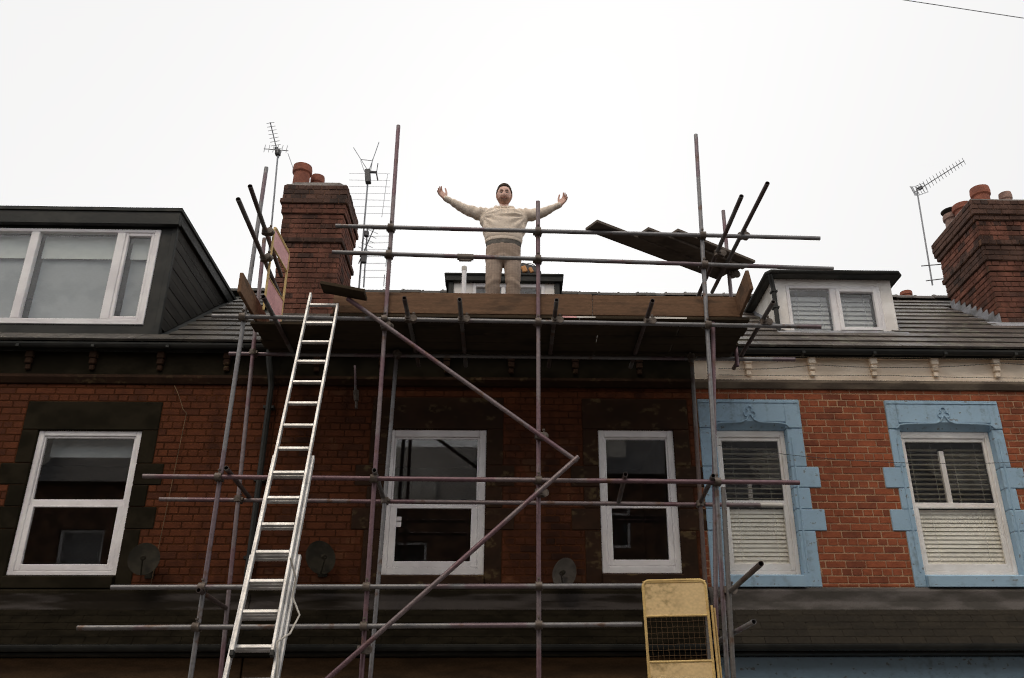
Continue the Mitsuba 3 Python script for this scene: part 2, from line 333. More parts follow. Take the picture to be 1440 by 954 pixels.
EAVE_Y, EAVE_Z, RIDGE_Y, RIDGE_Z = -0.10, 6.225, 3.2, 8.6
SL = (RIDGE_Z - EAVE_Z) / (RIDGE_Y - EAVE_Y); ANG = math.atan(SL)
def roof_z(y): return EAVE_Z + SL * (y - EAVE_Y)
_tile_ply = {}
def lay_tiles(parent, x0, x1, skip, most=300, dark='roof_tile'):
    gauge, w, L, th = 0.335, 0.30, 0.42, 0.034
    tv = MB()
    # an interlocking tile: a flat pan with a thick nose
    tv.cbox(-w / 2 + 0.003, w / 2 - 0.003, -L / 2, L / 2, 0, th, 0.003)
    if 't' not in _tile_ply: _tile_ply['t'] = mikit.ply(tv.mesh())
    n = int(math.hypot(RIDGE_Y - EAVE_Y, RIDGE_Z - EAVE_Z) / gauge) + 1
    spots = []
    for r in range(n):
        u = r * gauge
        yc, zc = EAVE_Y + (u + L / 2 - 0.03) * math.cos(ANG), EAVE_Z + (u + L / 2 - 0.03) * math.sin(ANG)
        if yc + L / 2 * math.cos(ANG) > RIDGE_Y + 0.12: continue
        k = 0
        while x0 + k * w < x1 - 0.01:
            xc = x0 + (k + 0.5) * w
            if not any(a < xc < b and c < yc < d for (a, b, c, d) in skip): spots.append((xc, yc, zc))
            k += 1
    spots.sort(key=lambda s: np.linalg.norm(np.array(s) - EYE))
    rest = MB()
    for i, s in enumerate(spots):
        tilt = math.degrees(ANG) - 3.6 + rng.uniform(-0.35, 0.35)
        M = T().translate([s[0] + rng.uniform(-0.003, 0.003), s[1], s[2] + 0.03]).rotate([0, 0, 1], rng.uniform(-0.5, 0.5)).rotate([1, 0, 0], tilt)
        if i < most:
            d = dict(_tile_ply['t']); d['bsdf'] = {'type': 'ref', 'id': dark}; d['to_world'] = M
            scene[sub(parent, 'tile')] = d
        else:
            v, f = tv.mesh(); mm = np.array(M.matrix, float); rest.add(v @ mm[:3, :3].T + mm[:3, 3], f)
    if len(spots) > most: put(parent, 'tiling', rest.mesh(), dark, kind='stuff')
def lay_ridge(parent, x0, x1, mat):
    L = 0.33; k = 0
    a = np.linspace(0.15 * np.pi - 0.2, np.pi * 0.85 + 0.2, 8)
    pv = []
    for t in (0, 1):
        for r in (0.125, 0.107):
            pv += [[t * (L - 0.004), r * math.cos(q), r * math.sin(q)] for q in a]
    n = 8; f = []
    for i in range(n - 1):
        f += [[i, i + 1, 2 * n + i + 1, 2 * n + i], [n + i + 1, n + i, 3 * n + i, 3 * n + i + 1], [i + 1, i, n + i, n + i + 1], [2 * n + i, 2 * n + i + 1, 3 * n + i + 1, 3 * n + i]]
    mb = MB().add(pv, f)
    mb.tube((0.02, -0.001, 0.055), (0.05, -0.001, 0.055), 0.088, 12)
    base = mikit.ply(mb.mesh())
    while x0 + k * L < x1 - 0.05:
        d = dict(base); d['bsdf'] = {'type': 'ref', 'id': mat}
        d['to_world'] = T().translate([x0 + k * L, RIDGE_Y, RIDGE_Z - 0.005 + rng.uniform(-0.012, 0.012)])
        scene[sub(parent, 'ridge_tile')] = d; k += 1

def pane_mesh(x0, x1, y, z0, z1, tilt=0.0, turn=0.0):
    """one sheet of glass, very slightly out of plumb."""
    zc = (z0 + z1) / 2; xc = (x0 + x1) / 2
    pts = [(x0, z0), (x1, z0), (x1, z1), (x0, z1)]
    return (np.array([[x, y + (z - zc) * tilt + (x - xc) * turn, z] for x, z in pts]), np.array([[0, 1, 2], [0, 2, 3]]))
def rect_frame(mb, x0, x1, z0, z1, l, r, b, t, y0, y1, c=0.006):
    mb.cbox(x0, x0 + l, y0, y1, z0, z1, c); mb.cbox(x1 - r, x1, y0, y1, z0, z1, c)
    mb.cbox(x0 + l, x1 - r, y0 + 0.002, y1, z1 - t, z1, c); mb.cbox(x0 + l, x1 - r, y0 + 0.002, y1, z0, z0 + b, c)
def room(house, x0, x1, z0, z1, y0, y1, name='room'):
    v = np.array([[x, y, z] for x in (x0, x1) for y in (y0, y1) for z in (z0, z1)], float)
    f = [[0, 1, 3, 2], [4, 6, 7, 5], [2, 3, 7, 6], [0, 2, 6, 4], [1, 5, 7, 3]]
    put(house, name, MB().add(v, f).mesh(), 'room_plaster')

# ------------------------------------------------------------------ the three houses
house_l = thing('terraced_house', 'sooty brick terraced house on the left with wide black box dormer', 'house')
house_m = thing('terraced_house', 'dark brick terraced house behind the scaffolding with two white windows and stripped lintels', 'house')
house_r = thing('terraced_house', 'red brick terraced house on the right with light blue window surrounds and small white dormer', 'house')
XL, XM, XR, XE = -9.2, -2.85, 2.25, 8.7
WZ0, WZ1 = 3.31, 5.73

def surround(house, ox0, ox1, oz0, oz1, mat, wide_l, wide_r, carve, jw=0.19, top=5.55):
    """lintel, quoin blocks and sill; returns the holes they cut in the brickwork."""
    s = sub(house, 'window_surround'); holes = []
    def blk(name, x0, x1, z0, z1, y=-0.012 if carve else -0.005):
        put(s, name, MB().cbox(x0 + 0.002, x1 - 0.002, y + rng.uniform(-0.002, 0.002), 0.2, z0 + 0.002, z1 - 0.002, 0.008).mesh(), mat)
        holes.append((x0, x1, z0, z1))
    lw, rw = ox0 - jw, ox1 + jw
    if carve:
        lm = MB().cbox(lw + 0.002, ox0, -0.02, 0.2, oz1 + 0.001, top - 0.002, 0.008).cbox(ox1, rw - 0.002, -0.02, 0.2, oz1 + 0.001, top - 0.002, 0.008)
        lm.prism([(-0.019, top - 0.004), (-0.019, oz1 + 0.085), (0.075, oz1), (0.2, oz1), (0.2, top - 0.004)], (ox0 - 0.001, ox1 + 0.001), 'x')
        put(s, 'lintel', lm.mesh(), mat); holes.append((lw, rw, oz1, top))
    else: blk('lintel', lw, rw, oz1, top, -0.007)
    levels = [(oz0 - 0.15, 3.956, 0), (3.956, 4.214, 1), (4.214, 4.472, 0), (4.472, 4.73, 1), (4.73, oz1, 0)]
    for (a, b, w) in levels:
        blk('quoin_block', lw - (0.15 if w and wide_l else 0), ox0, a, b); blk('quoin_block', ox1, rw + (0.14 if w and wide_r else 0), a, b)
    sx0, sx1 = ox0 - 0.001, ox1 + 0.001
    put(s, 'sill', MB().prism([(-0.07, oz0 - 0.15), (0.18, oz0 - 0.15), (0.18, oz0), (0.03, oz0), (-0.07, oz0 - 0.03)], (sx0, sx1), 'x').mesh(), mat)
    holes.append((ox0, ox1, oz0 - 0.15, oz0))
    cm = MB(); cx, yf = (ox0 + ox1) / 2, -0.028
    if carve:
        # incised trefoil with a stem and a drip moulding with turned down ends
        zc = oz1 + 0.2
        for a in (90, 210, 330):
            q = V(cx + 0.045 * math.cos(math.radians(a)), 0, zc + 0.045 * math.sin(math.radians(a)))
            arc = [q + V(0.032 * math.cos(t), yf, 0.032 * math.sin(t)) for t in np.linspace(math.radians(a - 140), math.radians(a + 140), 12)]
            cm.path(arc, 0.007, 6)
        cm.path([V(cx + 0.02, yf, zc - 0.05), V(cx + 0.05, yf, zc - 0.1), V(cx + 0.12, yf, zc - 0.13), V(ox1 - 0.08, yf, zc - 0.14), V(ox1 + 0.0, yf, zc - 0.155), V(ox1 + 0.05, yf, zc - 0.2)], 0.011, 6)
        cm.path([V(cx - 0.02, yf, zc - 0.05), V(cx - 0.05, yf, zc - 0.1), V(cx - 0.12, yf, zc - 0.13), V(ox0 + 0.08, yf, zc - 0.14), V(ox0 - 0.0, yf, zc - 0.155), V(ox0 - 0.05, yf, zc - 0.2)], 0.011, 6)
        cm.path([V(lw + 0.02, yf + 0.004, top - 0.045), V(rw - 0.02, yf + 0.004, top - 0.045)], 0.006, 6)
        put(s, 'carving', cm.mesh(), mat)
        for sx in (ox0 - 0.055, ox1 + 0.055):
            put(s, 'jamb_roll', MB().tube((sx, -0.012, oz0 + 0.02), (sx, -0.012, oz1 - 0.12), 0.014, 8).mesh(), mat)
    holes.append((ox0, ox1, oz0, oz1))
    return holes

def sash_window(house, x0, x1, z0, z1, ys, mat, zmid, upper, lower, frame=(0.055, 0.055, 0.07, 0.1), tilt=(0, 0), turn=(0, 0), extra=None):
    """frame, two sashes (upper set back, lower proud or the reverse) and two panes. upper, lower = stile, bottom rail, top rail."""
    w = sub(house, 'window'); l, r, b, t = frame
    f = MB(); rect_frame(f, x0, x1, z0, z1, l, r, b, t, ys, ys + 0.10)
    put(w, 'frame', f.mesh(), mat)
    u = MB(); st, bt, tp = upper; ux0, ux1 = x0 + l, x1 - r
    rect_frame(u, ux0 + 0.002, ux1 - 0.002, zmid, z1 - t - 0.002, st, st, bt, tp, ys + 0.018, ys + 0.055, 0.004)
    put(w, 'upper_sash', u.mesh(), mat)
    lo = MB(); st2, bt2, tp2 = lower
    rect_frame(lo, ux0 + 0.002, ux1 - 0.002, z0 + b + 0.002, zmid - 0.003, st2, st2, bt2, tp2, ys + 0.006, ys + 0.05, 0.004)
    put(w, 'lower_sash', lo.mesh(), mat)
    put(w, 'pane', pane_mesh(ux0 + st - 0.004, ux1 - st + 0.004, ys + 0.035, zmid + bt - 0.004, z1 - t - tp + 0.002, tilt[0], turn[0]), 'glass')
    put(w, 'pane', pane_mesh(ux0 + st2 - 0.004, ux1 - st2 + 0.004, ys + 0.028, z0 + b + bt2 - 0.004, zmid - tp2 + 0.002, tilt[1], turn[1]), 'glass')
    return w
def slat_blind(w, x0, x1, z0, z1, y, closed, mat='blind_slat', pitch=0.062):
    mb = MB(); n = int((z1 - z0) / pitch)
    for i in range(n):
        z = z0 + (i + 0.5) * pitch; a = math.radians(-72 if closed else 4) + rng.uniform(-0.03, 0.03)
        h = pitch * (0.6 if closed else 0.42); c, s = math.cos(a) * h, math.sin(a) * h
        v = [[x, y + k * c + q * -s * 0.05, z - k * s + q * c * 0.05] for x in (x0, x1) for k in (-1, 1) for q in (-1, 1)]
        mb.add(v, [[0, 1, 3, 2], [4, 6, 7, 5], [0, 4, 5, 1], [2, 3, 7, 6], [0, 2, 6, 4], [1, 5, 7, 3]])
    for fx in (0.2, 0.8):
        mb.tube((x0 + (x1 - x0) * fx, y - 0.03, z0), (x0 + (x1 - x0) * fx, y - 0.03, z1), 0.002, 5)
    put(w, 'blind_slats', mb.mesh(), mat, kind='stuff')

# --- left house wall
OL = (-5.62, -4.40, 3.44, 5.14)
hl = surround(house_l, *OL, 'stone_soot', True, True, False, 0.19, 5.502)
wl = MB(); wall_panel(wl, XL, XM - 0.001, 2.0, 6.2, [OL], 0.004, 0.3)
put(house_l, 'wall', wl.mesh(), 'mortar_dark')
lay_bricks(house_l + '__wall', brick_spans(WZ0, WZ1, XL + 0.06, XM - 0.001, hl), 'brick_left')
w = sash_window(house_l, *OL, 0.03, 'white_upvc', 4.24, (0.02, 0.07, 0.02), (0.06, 0.075, 0.02), (0.07, 0.07, 0.05, 0.065), tilt=(-0.05, -0.05), turn=(0.0, 0.01))
put(w, 'roller_blind', MB().box(OL[0] + 0.1, OL[1] - 0.1, 0.2, 0.203, 4.86, 5.12).mesh(), 'net_grey')
room(house_l, -7.6, XM - 0.15, 3.0, 5.75, 0.3, 3.6)
# --- middle house wall
O1, O2 = (-1.48, -0.29, 3.45, 5.18), (1.06, 1.98, 3.47, 5.19)
hm = surround(house_m, *O1, 'stone_stripped', True, True, False, 0.2, 5.588) + surround(house_m, *O2, 'stone_stripped', True, True, False, 0.19, 5.588)
wm = MB(); wall_panel(wm, XM, XR - 0.001, 2.0, 6.2, [O1, O2], 0.004, 0.3)
put(house_m, 'wall', wm.mesh(), 'mortar_dark')
lay_bricks(house_m + '__wall', brick_spans(WZ0, WZ1, XM, XR - 0.001, hm), 'brick_mid')
w1 = sash_window(house_m, *O1, 0.03, 'white_upvc', 4.24, (0.02, 0.055, 0.02), (0.075, 0.07, 0.02), (0.085, 0.085, 0.085, 0.09), tilt=(-0.012, -0.04))
w2 = sash_window(house_m, *O2, 0.03, 'white_upvc', 4.25, (0.02, 0.055, 0.02), (0.06, 0.07, 0.02), (0.075, 0.075, 0.085, 0.09), tilt=(-0.06, -0.10))
room(house_m, XM + 0.15, 0.4, 3.0, 5.75, 0.3, 3.6); room(house_m, 0.45, XR - 0.15, 3.0, 5.75, 0.3, 3.6)
put(w1, 'sticker', MB().box(-1.33, -1.26, 0.052, 0.054, 4.0, 4.12).mesh(), 'white_upvc')
# --- right house wall
O3, O4 = (2.50, 3.37, 3.46, 5.215), (4.78, 5.93, 3.46, 5.215)
hr = surround(house_r, *O3, 'blue_paint', False, True, True, 0.2, 5.588) + surround(house_r, *O4, 'blue_paint', True, True, True, 0.14, 5.588)
wr = MB(); wall_panel(wr, XR, XE, 2.0, 6.2, [(o[0], o[1], o[2], o[3] + 0.09) for o in (O3, O4)], 0.005, 0.3)
put(house_r, 'wall', wr.mesh(), 'mortar_light')
lay_bricks(house_r + '__wall', brick_spans(WZ0, WZ1, XR, XE - 0.06, hr), 'brick_red')
w3 = sash_window(house_r, *O3, 0.09, 'white_timber', 4.3, (0.03, 0.045, 0.04), (0.05, 0.085, 0.02), (0.055, 0.055, 0.05, 0.085), tilt=(-0.03, -0.02))
w4 = sash_window(house_r, *O4, 0.09, 'white_timber', 4.28, (0.03, 0.045, 0.04), (0.05, 0.085, 0.02), (0.055, 0.055, 0.05, 0.085), tilt=(-0.03, -0.02))
room(house_r, XR + 0.15, 4.0, 3.0, 5.75, 0.3, 3.6); room(house_r, 4.1, 7.2, 3.0, 5.75, 0.3, 3.6)
slat_blind(w3, 2.58, 3.3, 4.3, 5.1, 0.22, False); slat_blind(w3, 2.58, 3.3, 3.5, 4.29, 0.175, True, 'blind_white', 0.05)
slat_blind(w4, 4.86, 5.3, 4.3, 5.1, 0.22, False); slat_blind(w4, 5.38, 5.86, 4.3, 5.1, 0.22, False); slat_blind(w4, 4.86, 5.86, 3.5, 4.29, 0.175, True, 'blind_white', 0.05)
put(w4, 'mullion', MB().cbox(5.31, 5.37, 0.19, 0.24, 4.28, 5.0).mesh(), 'white_timber')
put(w3, 'mullion', MB().cbox(2.9, 2.95, 0.26, 0.3, 4.3, 4.6).mesh(), 'white_timber')

# --- eaves: string course, frieze, corbels, gutter, for each house
def eaves(house, x0, x1, frieze, stone, corbel, spots, gutter='black_trim'):
    put(house, 'string_course', MB().prism([(-0.03, WZ1), (0.02, WZ1), (0.02, WZ1 + 0.1), (-0.07, WZ1 + 0.1), (-0.07, WZ1 + 0.065)], (x0 + 0.002, x1 - 0.002), 'x').mesh(), stone)
    put(house, 'frieze_board', MB().box(x0 + 0.002, x1 - 0.002, -0.02, 0.004, WZ1 + 0.102, 6.165).mesh(), frieze)
    put(house, 'soffit', MB().box(x0 + 0.002, x1 - 0.002, -0.1, -0.022, 6.14, 6.16).mesh(), frieze)
    for x in spots:
        c = MB()
        c.cbox(x - 0.045, x + 0.045, -0.095, -0.022, 6.045, 6.138, 0.008)
        c.cbox(x - 0.04, x + 0.04, -0.085, -0.022, 5.965, 6.044, 0.012)
        c.cbox(x - 0.032, x + 0.032, -0.065, -0.022, 5.89, 5.964, 0.012)
        put(house, 'corbel', c.mesh(), corbel)
    a = np.linspace(np.pi, 2 * np.pi, 9)
    prof = [(-0.158 + 0.05 * math.cos(t), 6.2 + 0.06 * math.sin(t)) for t in a] + [(-0.158 + 0.044 * math.cos(t), 6.2 + 0.053 * math.sin(t)) for t in a[::-1]]
    g = MB().prism(prof, (x0 + 0.004, x1 - 0.004), 'x')
    x = x0 + 0.5
    while x < x1 - 0.1:
        g.cbox(x - 0.02, x + 0.02, -0.213, -0.104, 6.132, 6.17, 0.004); x += 0.9
    put(house, 'gutter', g.mesh(), gutter)
    put(house, 'fascia_board', MB().box(x0 + 0.002, x1 - 0.002, -0.113, -0.101, 6.13, 6.22).mesh(), 'black_trim')
eaves(house_l, XL, XM, 'stone_soot', 'stone_stripped', 'stone_stripped', [-7.5, -6.7, -5.9, -5.13, -4.31, -3.5])
eaves(house_m, XM, XR, 'stone_soot', 'stone_stripped', 'stone_stripped', [-2.4, -1.6, -0.8, 0.0, 0.8, 1.6])
eaves(house_r, XR, XE, 'cream_paint', 'stone_brown', 'cream_paint', [2.97, 3.78, 4.565, 5.35, 6.14, 6.94, 7.74])

# --- roofs
def roof(house, x0, x1, skip, mat, most=300):
    z = lambda y: roof_z(y) - 0.02
    r = put(house, 'roof', MB().prism([(EAVE_Y + 0.03, z(EAVE_Y + 0.03)), (RIDGE_Y, z(RIDGE_Y)), (2 * RIDGE_Y - EAVE_Y, z(EAVE_Y)), (2 * RIDGE_Y - EAVE_Y, z(EAVE_Y) - 0.1), (RIDGE_Y, z(RIDGE_Y) - 0.1), (EAVE_Y + 0.03, z(EAVE_Y + 0.03) - 0.1)], (x0 + 0.001, x1 - 0.001), 'x').mesh(), 'felt')
    lay_tiles(r, x0, x1, skip, most, mat); lay_ridge(r, x0, x1, mat)
    return r
roof_l = roof(house_l, -9.15, XM, [(-9.5, -4.45, 0.25, 3.3), (-3.62, -2.4, 1.5, 2.7)], 'roof_tile_dark')
roof_m = roof(house_m, XM, XR, [(-1.1, 0.9, 0.6, 3.0), (-3.62, -2.4, 1.5, 2.7)], 'roof_tile_dark')
roof_r = roof(house_r, XR, 8.6, [(3.68, 5.36, 0.72, 3.05), (7.08, 8.4, 1.2, 2.6)], 'roof_tile')
for h_, a_ in ((house_l, XL), (house_r, XE)):
    put(h_, 'gable_wall', MB().prism([(0.0, 0.0), (6.4, 0.0), (6.4, 6.0), (RIDGE_Y, 8.4), (0.0, 6.15)], (a_ - 0.05, a_ + 0.05), 'x').mesh(), 'mortar_dark')
for h_, a_, b_ in ((house_l, XL, XM), (house_m, XM, XR), (house_r, XR, XE)):
    put(h_, 'rear_wall', MB().box(a_ + 0.06, b_ - 0.06, 6.2, 6.4, 0, 6.1).mesh(), 'mortar_dark')
    put(h_, 'loft_floor', MB().box(a_ + 0.06, b_ - 0.06, 0.31, 6.19, 5.98, 6.0).mesh(), 'room_plaster')

# --- ground floor: cornice, slate canopy over the bays, gutter, bay front
def canopy(house, x0, x1, slate, lead, stone, bay, bay_panel):
    c = sub(house, 'canopy')
    put(c, 'cornice', MB().prism([(-0.03, 3.165), (0.1, 3.165), (0.1, 3.308), (-0.02, 3.308), (-0.08, 3.255), (-0.08, 3.22)], (x0 + 0.002, x1 - 0.002), 'x').mesh(), stone)
    put(c, 'lead_flashing', MB().prism([(-0.085, 3.225), (-0.03, 3.228), (-0.03, 3.16), (-0.125, 3.03), (-0.14, 3.035), (-0.09, 3.14)], (x0 + 0.002, x1 - 0.002), 'x').mesh(), lead)
    y0, z0, y1, z1 = -0.36, 2.66, -0.06, 3.14
    put(c, 'deck', MB().prism([(y0, z0), (y1, z1), (y1, z1 - 0.05), (y0, z0 - 0.05)], (x0 + 0.002, x1 - 0.002), 'x').mesh(), 'felt')
    put(c, 'gutter', MB().prism([(-0.405 + 0.055 * math.cos(t), 2.645 + 0.06 * math.sin(t)) for t in np.linspace(np.pi, 2 * np.pi, 9)] + [(-0.355, 2.65), (-0.455, 2.65)], (x0 + 0.003, x1 - 0.003), 'x').mesh(), 'black_trim')
    put(c, 'soffit', MB().box(x0 + 0.002, x1 - 0.002, -0.36, -0.02, 2.56, 2.58).mesh(), 'black_trim')
    ang = math.atan2(z1 - z0, y1 - y0); L = math.hypot(z1 - z0, y1 - y0); ga, w = 0.095, 0.25
    sv = MB().cbox(-w / 2 + 0.0015, w / 2 - 0.0015, -0.09, 0.09, 0, 0.009, 0.002).mesh(); base = mikit.ply(sv)
    for r in range(int(L / ga)):
        k = 0
        while x0 + (k + (r % 2) * 0.5) * w < x1 - w * 0.6:
            xc = x0 + (k + 0.5 + (r % 2) * 0.5) * w; u = r * ga + 0.075
            d = dict(base); d['bsdf'] = {'type': 'ref', 'id': slate}
            d['to_world'] = T().translate([xc, y0 + u * math.cos(ang), z0 + u * math.sin(ang) + 0.008]).rotate([1, 0, 0], math.degrees(ang) - 2.6 + rng.uniform(-0.5, 0.5)).rotate([0, 0, 1], rng.uniform(-0.5, 0.5))
            scene[sub(c, 'slate')] = d; k += 1
    b = sub(house, 'bay')
    put(b, 'beam', MB().cbox(x0 + 0.01, x1 - 0.01, -0.10, 0.0, 2.2, 2.555, 0.01).mesh(), bay)
    hs = [(x0 + 0.3 + i * 1.65, x0 + 1.6 + i * 1.65, 0.8, 2.1) for i in range(int((x1 - x0 - 0.3) / 1.65))]
    m = MB(); wall_panel(m, x0 + 0.012, x1 - 0.012, 0.0, 2.198, hs, -0.06, 0.02)
    put(b, 'front', m.mesh(), bay_panel)
    for h_ in hs:
        f = MB(); rect_frame(f, h_[0], h_[1], h_[2], h_[3], 0.07, 0.07, 0.07, 0.07, -0.04, 0.01); k = put(b, 'window', f.mesh(), 'white_upvc')
        put(b, 'pane', pane_mesh(h_[0] + 0.06, h_[1] - 0.06, -0.01, h_[2] + 0.06, h_[3] - 0.06), 'glass')
    room(house, x0 + 0.05, x1 - 0.05, 0.01, 2.5, 0.03, 3.6, 'ground_floor_room')
canopy(house_l, -8.2, XM, 'canopy_slate_dark', 'lead_wall', 'stone_soot', 'fascia_brown', 'brick_left')
canopy(house_m, XM, XR, 'canopy_slate_dark', 'lead_wall', 'stone_soot', 'fascia_brown', 'brick_mid')
canopy(house_r, XR, 8.0, 'canopy_slate', 'stone_grey', 'stone_grey', 'blue_paint', 'blue_paint')

# --- chimneys
def pot(parent, x, y, z, h, r, mat, cap=False):
    prof = [(r * 0.78, 0), (r * 0.78, 0), (r * 0.88, h * 0.12), (r * 0.86, h * 0.14), (r * 0.84, h * 0.74), (r, h * 0.78), (r * 1.02, h * 0.9), (r * 0.97, h), (r * 0.74, h), (r * 0.7, h * 0.3)]
    m = trimesh.creation.revolve(np.array(prof), sections=24)
    k = put(parent, 'pot', MB().add(m.vertices + [x, y, z], m.faces).mesh(), mat, smooth=35)
    return k
def chimney(house, x0, x1, y0, y1, zb, bands, mat, pots, seedpots=None):
    """bands = [(z0, z1, outset, material)] from the base to the top."""
    c = sub(house, 'chimney')
    ztop = bands[-1][1]
    core = MB(); spans_done = 0
    for i, (a, b, o, m) in enumerate(bands):
        core.box(x0 - o + 0.012, x1 + o - 0.012, y0 - o + 0.012, y1 + o - 0.012, a, b - (0.001 if i < len(bands) - 1 else 0))
    put(c, 'core', core.mesh(), 'mortar_stack')
    for (a, b, o, m) in bands:
        n = 300 if b - a > 0.4 else 60
        lay_bricks(c, brick_spans(a, b, x0 - o, x1 + o, []), m, y=y0 - o, depth=0.055, most=n, jit=0.004)
        if x0 > 0: lay_bricks(c, brick_spans(a, b, y0 - o + 0.062, y1 + o, []), m, x=x0 - o, depth=0.055, face='left', most=n, jit=0.004)
        else: lay_bricks(c, brick_spans(a, b, y0 - o + 0.062, y1 + o, []), m, x=x1 + o, depth=0.055, face='right', most=n, jit=0.004)
    o = bands[-1][2]
    fl = MB(); fl.box(x0 - o + 0.03, x1 + o - 0.03, y0 - o + 0.03, y1 + o - 0.03, ztop, ztop + 0.03)
    fl.prism([(x0, ztop + 0.03), (x1, ztop + 0.03), (x1 - 0.12, ztop + 0.1), (x0 + 0.12, ztop + 0.1)], (y0 + 0.05, y1 - 0.05), 'y')
    put(c, 'flaunching', fl.mesh(), 'cement')
    for p in pots: pot(c, *p)
    return c
C = COURSE
cl_z = lambda n: round(n * C, 4)
bands_l = [(7.0, cl_z(101), 0.0, 'brick_stack'), (cl_z(101), cl_z(102), 0.03, 'brick_stack_dark'), (cl_z(102), cl_z(107), 0.0, 'brick_stack'), (cl_z(107), cl_z(109), 0.025, 'brick_stack'),
           (cl_z(109), cl_z(110), 0.055, 'brick_stack_dark'), (cl_z(110), cl_z(113), 0.03, 'brick_stack_dark')]
ch_l = chimney(house_m, -3.55, -2.61, 1.6, 2.62, 7.0, bands_l, 'brick_stack',
               [(-3.45, 2.05, 9.80, 0.58, 0.155, 'terracotta'), (-3.25, 2.3, 9.80, 0.56, 0.115, 'terracotta'), (-2.83, 2.1, 9.80, 0.13, 0.09, 'buff_pot')])
bands_r = [(6.9, cl_z(95), 0.0, 'brick_stack'), (cl_z(95), cl_z(97), 0.02, 'brick_stack'), (cl_z(97), cl_z(100), 0.045, 'brick_stack_dark'), (cl_z(100), cl_z(101), 0.075, 'brick_stack_dark'),
           (cl_z(101), cl_z(105), 0.05, 'brick_stack'), (cl_z(105), cl_z(106), 0.08, 'brick_stack_dark'), (cl_z(106), cl_z(109), 0.11, 'brick_stack_dark')]
ch_r = chimney(house_r, 7.17, 8.25, 1.3, 2.5, 6.9, bands_r, 'brick_stack',
               [(7.72, 1.95, 9.46, 0.62, 0.155, 'terracotta'), (7.52, 2.2, 9.46, 0.45, 0.17, 'terracotta'), (7.43, 2.42, 9.46, 0.40, 0.15, 'buff_pot'), (8.1, 1.9, 9.46, 0.50, 0.1, 'buff_pot')])
lid = trimesh.creation.revolve(np.array([(0.001, 0.05), (0.09, 0.035), (0.16, 0.0), (0.165, 0.012), (0.09, 0.05), (0.001, 0.07)]), sections=24)
put(ch_r, 'cowl', MB().add(lid.vertices + [7.43, 2.42, 9.93], lid.faces).mesh(), 'aerial_dark', smooth=35)
# stepped lead flashing up the roof slope
fm = MB()
for i in range(9):
    ya, yb = 1.28 + i * 0.14, 1.28 + (i + 1) * 0.14
    fm.cbox(7.145, 7.162, ya, yb - 0.004, roof_z(ya) - 0.02, roof_z(yb) + 0.14, 0.002)
    fm.cbox(6.96 - 0.03 * (i % 2), 7.144, ya, yb - 0.004, roof_z(ya) + 0.05, roof_z(ya) + 0.075, 0.002, M=None)
put(ch_r, 'flashing', fm.mesh(), 'lead')
put(ch_r, 'apron', MB().prism([(1.1, roof_z(1.1) + 0.06), (1.295, roof_z(1.295) + 0.09), (1.295, roof_z(1.295) + 0.02), (1.1, roof_z(1.1) + 0.04)], (6.95, 8.4), 'x').mesh(), 'lead')
# the top of a pot on the rear stack, over the ridge
rear = MB(); rear.box(7.4, 8.4, 4.8, 5.4, 6.8, 9.4)
rc = put(house_r, 'rear_chimney', rear.mesh(), 'brick_stack_dark')
pot(rc, 7.66, 5.0, 9.40, 0.34, 0.115, 'terracotta')

# --- left box dormer
d = sub(house_l, 'dormer')
DX0, DX1, DY, DZ0, DZ1 = -9.1, -4.58, 0.35, 6.52, 8.36
put(d, 'roof', MB().box(DX0 - 0.05, DX1 + 0.07, DY - 0.12, 3.35, DZ1 - 0.0, DZ1 + 0.05).mesh(), 'felt')
fs = MB(); fs.cbox(DX0, DX1 + 0.05, DY - 0.10, DY - 0.02, DZ1 - 0.2, DZ1 - 0.002, 0.008); fs.cbox(DX1 + 0.01, DX1 + 0.05, DY - 0.018, 3.2, DZ1 - 0.16, DZ1 - 0.003, 0.006)
put(d, 'fascia', fs.mesh(), 'black_trim')
fr = MB(); fr.box(DX1 - 0.2, DX1 - 0.001, DY, DY + 0.12, DZ0, DZ1 - 0.002); fr.box(DX0, DX1 - 0.201, DY, DY + 0.1, DZ0, 6.69); fr.box(DX0, DX1 - 0.201, DY, DY + 0.1, 8.125, DZ1 - 0.002)
fr.cbox(DX1 - 0.06, DX1 + 0.012, DY - 0.012, DY + 0.05, DZ0, DZ1 - 0.2, 0.006)
put(d, 'front_panel', fr.mesh(), 'black_trim')
win = sub(house_l, 'dormer_window')
f = MB(); x_l, x_r, zb, zt = -9.0, -4.785, 6.692, 8.122
rect_frame(f, x_l, x_r, zb, zt, 0.07, 0.075, 0.08, 0.05, DY - 0.02, DY + 0.07)
for xm in (-7.6, -6.45, -5.3): f.cbox(xm - 0.055, xm + 0.055, DY - 0.018, DY + 0.07, zb + 0.08, zt - 0.05, 0.006)
put(win, 'frame', f.mesh(), 'white_upvc')
so = MB(); rect_frame(so, -5.243, x_r - 0.077, zb + 0.082, zt - 0.052, 0.04, 0.04, 0.045, 0.045, DY - 0.008, DY + 0.05); put(win, 'casement', so.mesh(), 'white_upvc')
for a, b in ((-8.93, -7.655), (-7.545, -6.505), (-6.395, -5.355), (-5.205, -4.9)):
    put(win, 'pane', pane_mesh(a - 0.004, b + 0.004, DY + 0.03, zb + 0.08, zt - 0.05, 0.0), 'glass')
    put(win, 'blind', MB().box(a + 0.01, b - 0.01, DY + 0.14, DY + 0.145, 7.74, 8.09).mesh(), 'blind_pale')
    put(win, 'net_curtain', MB().box(a + 0.01, b - 0.01, DY + 0.19, DY + 0.194, 6.72, 7.76).mesh(), 'net_grey')
room(house_l, DX0 + 0.02, DX1 - 0.03, 6.45, 8.3, DY + 0.13, 3.1, 'dormer_room')
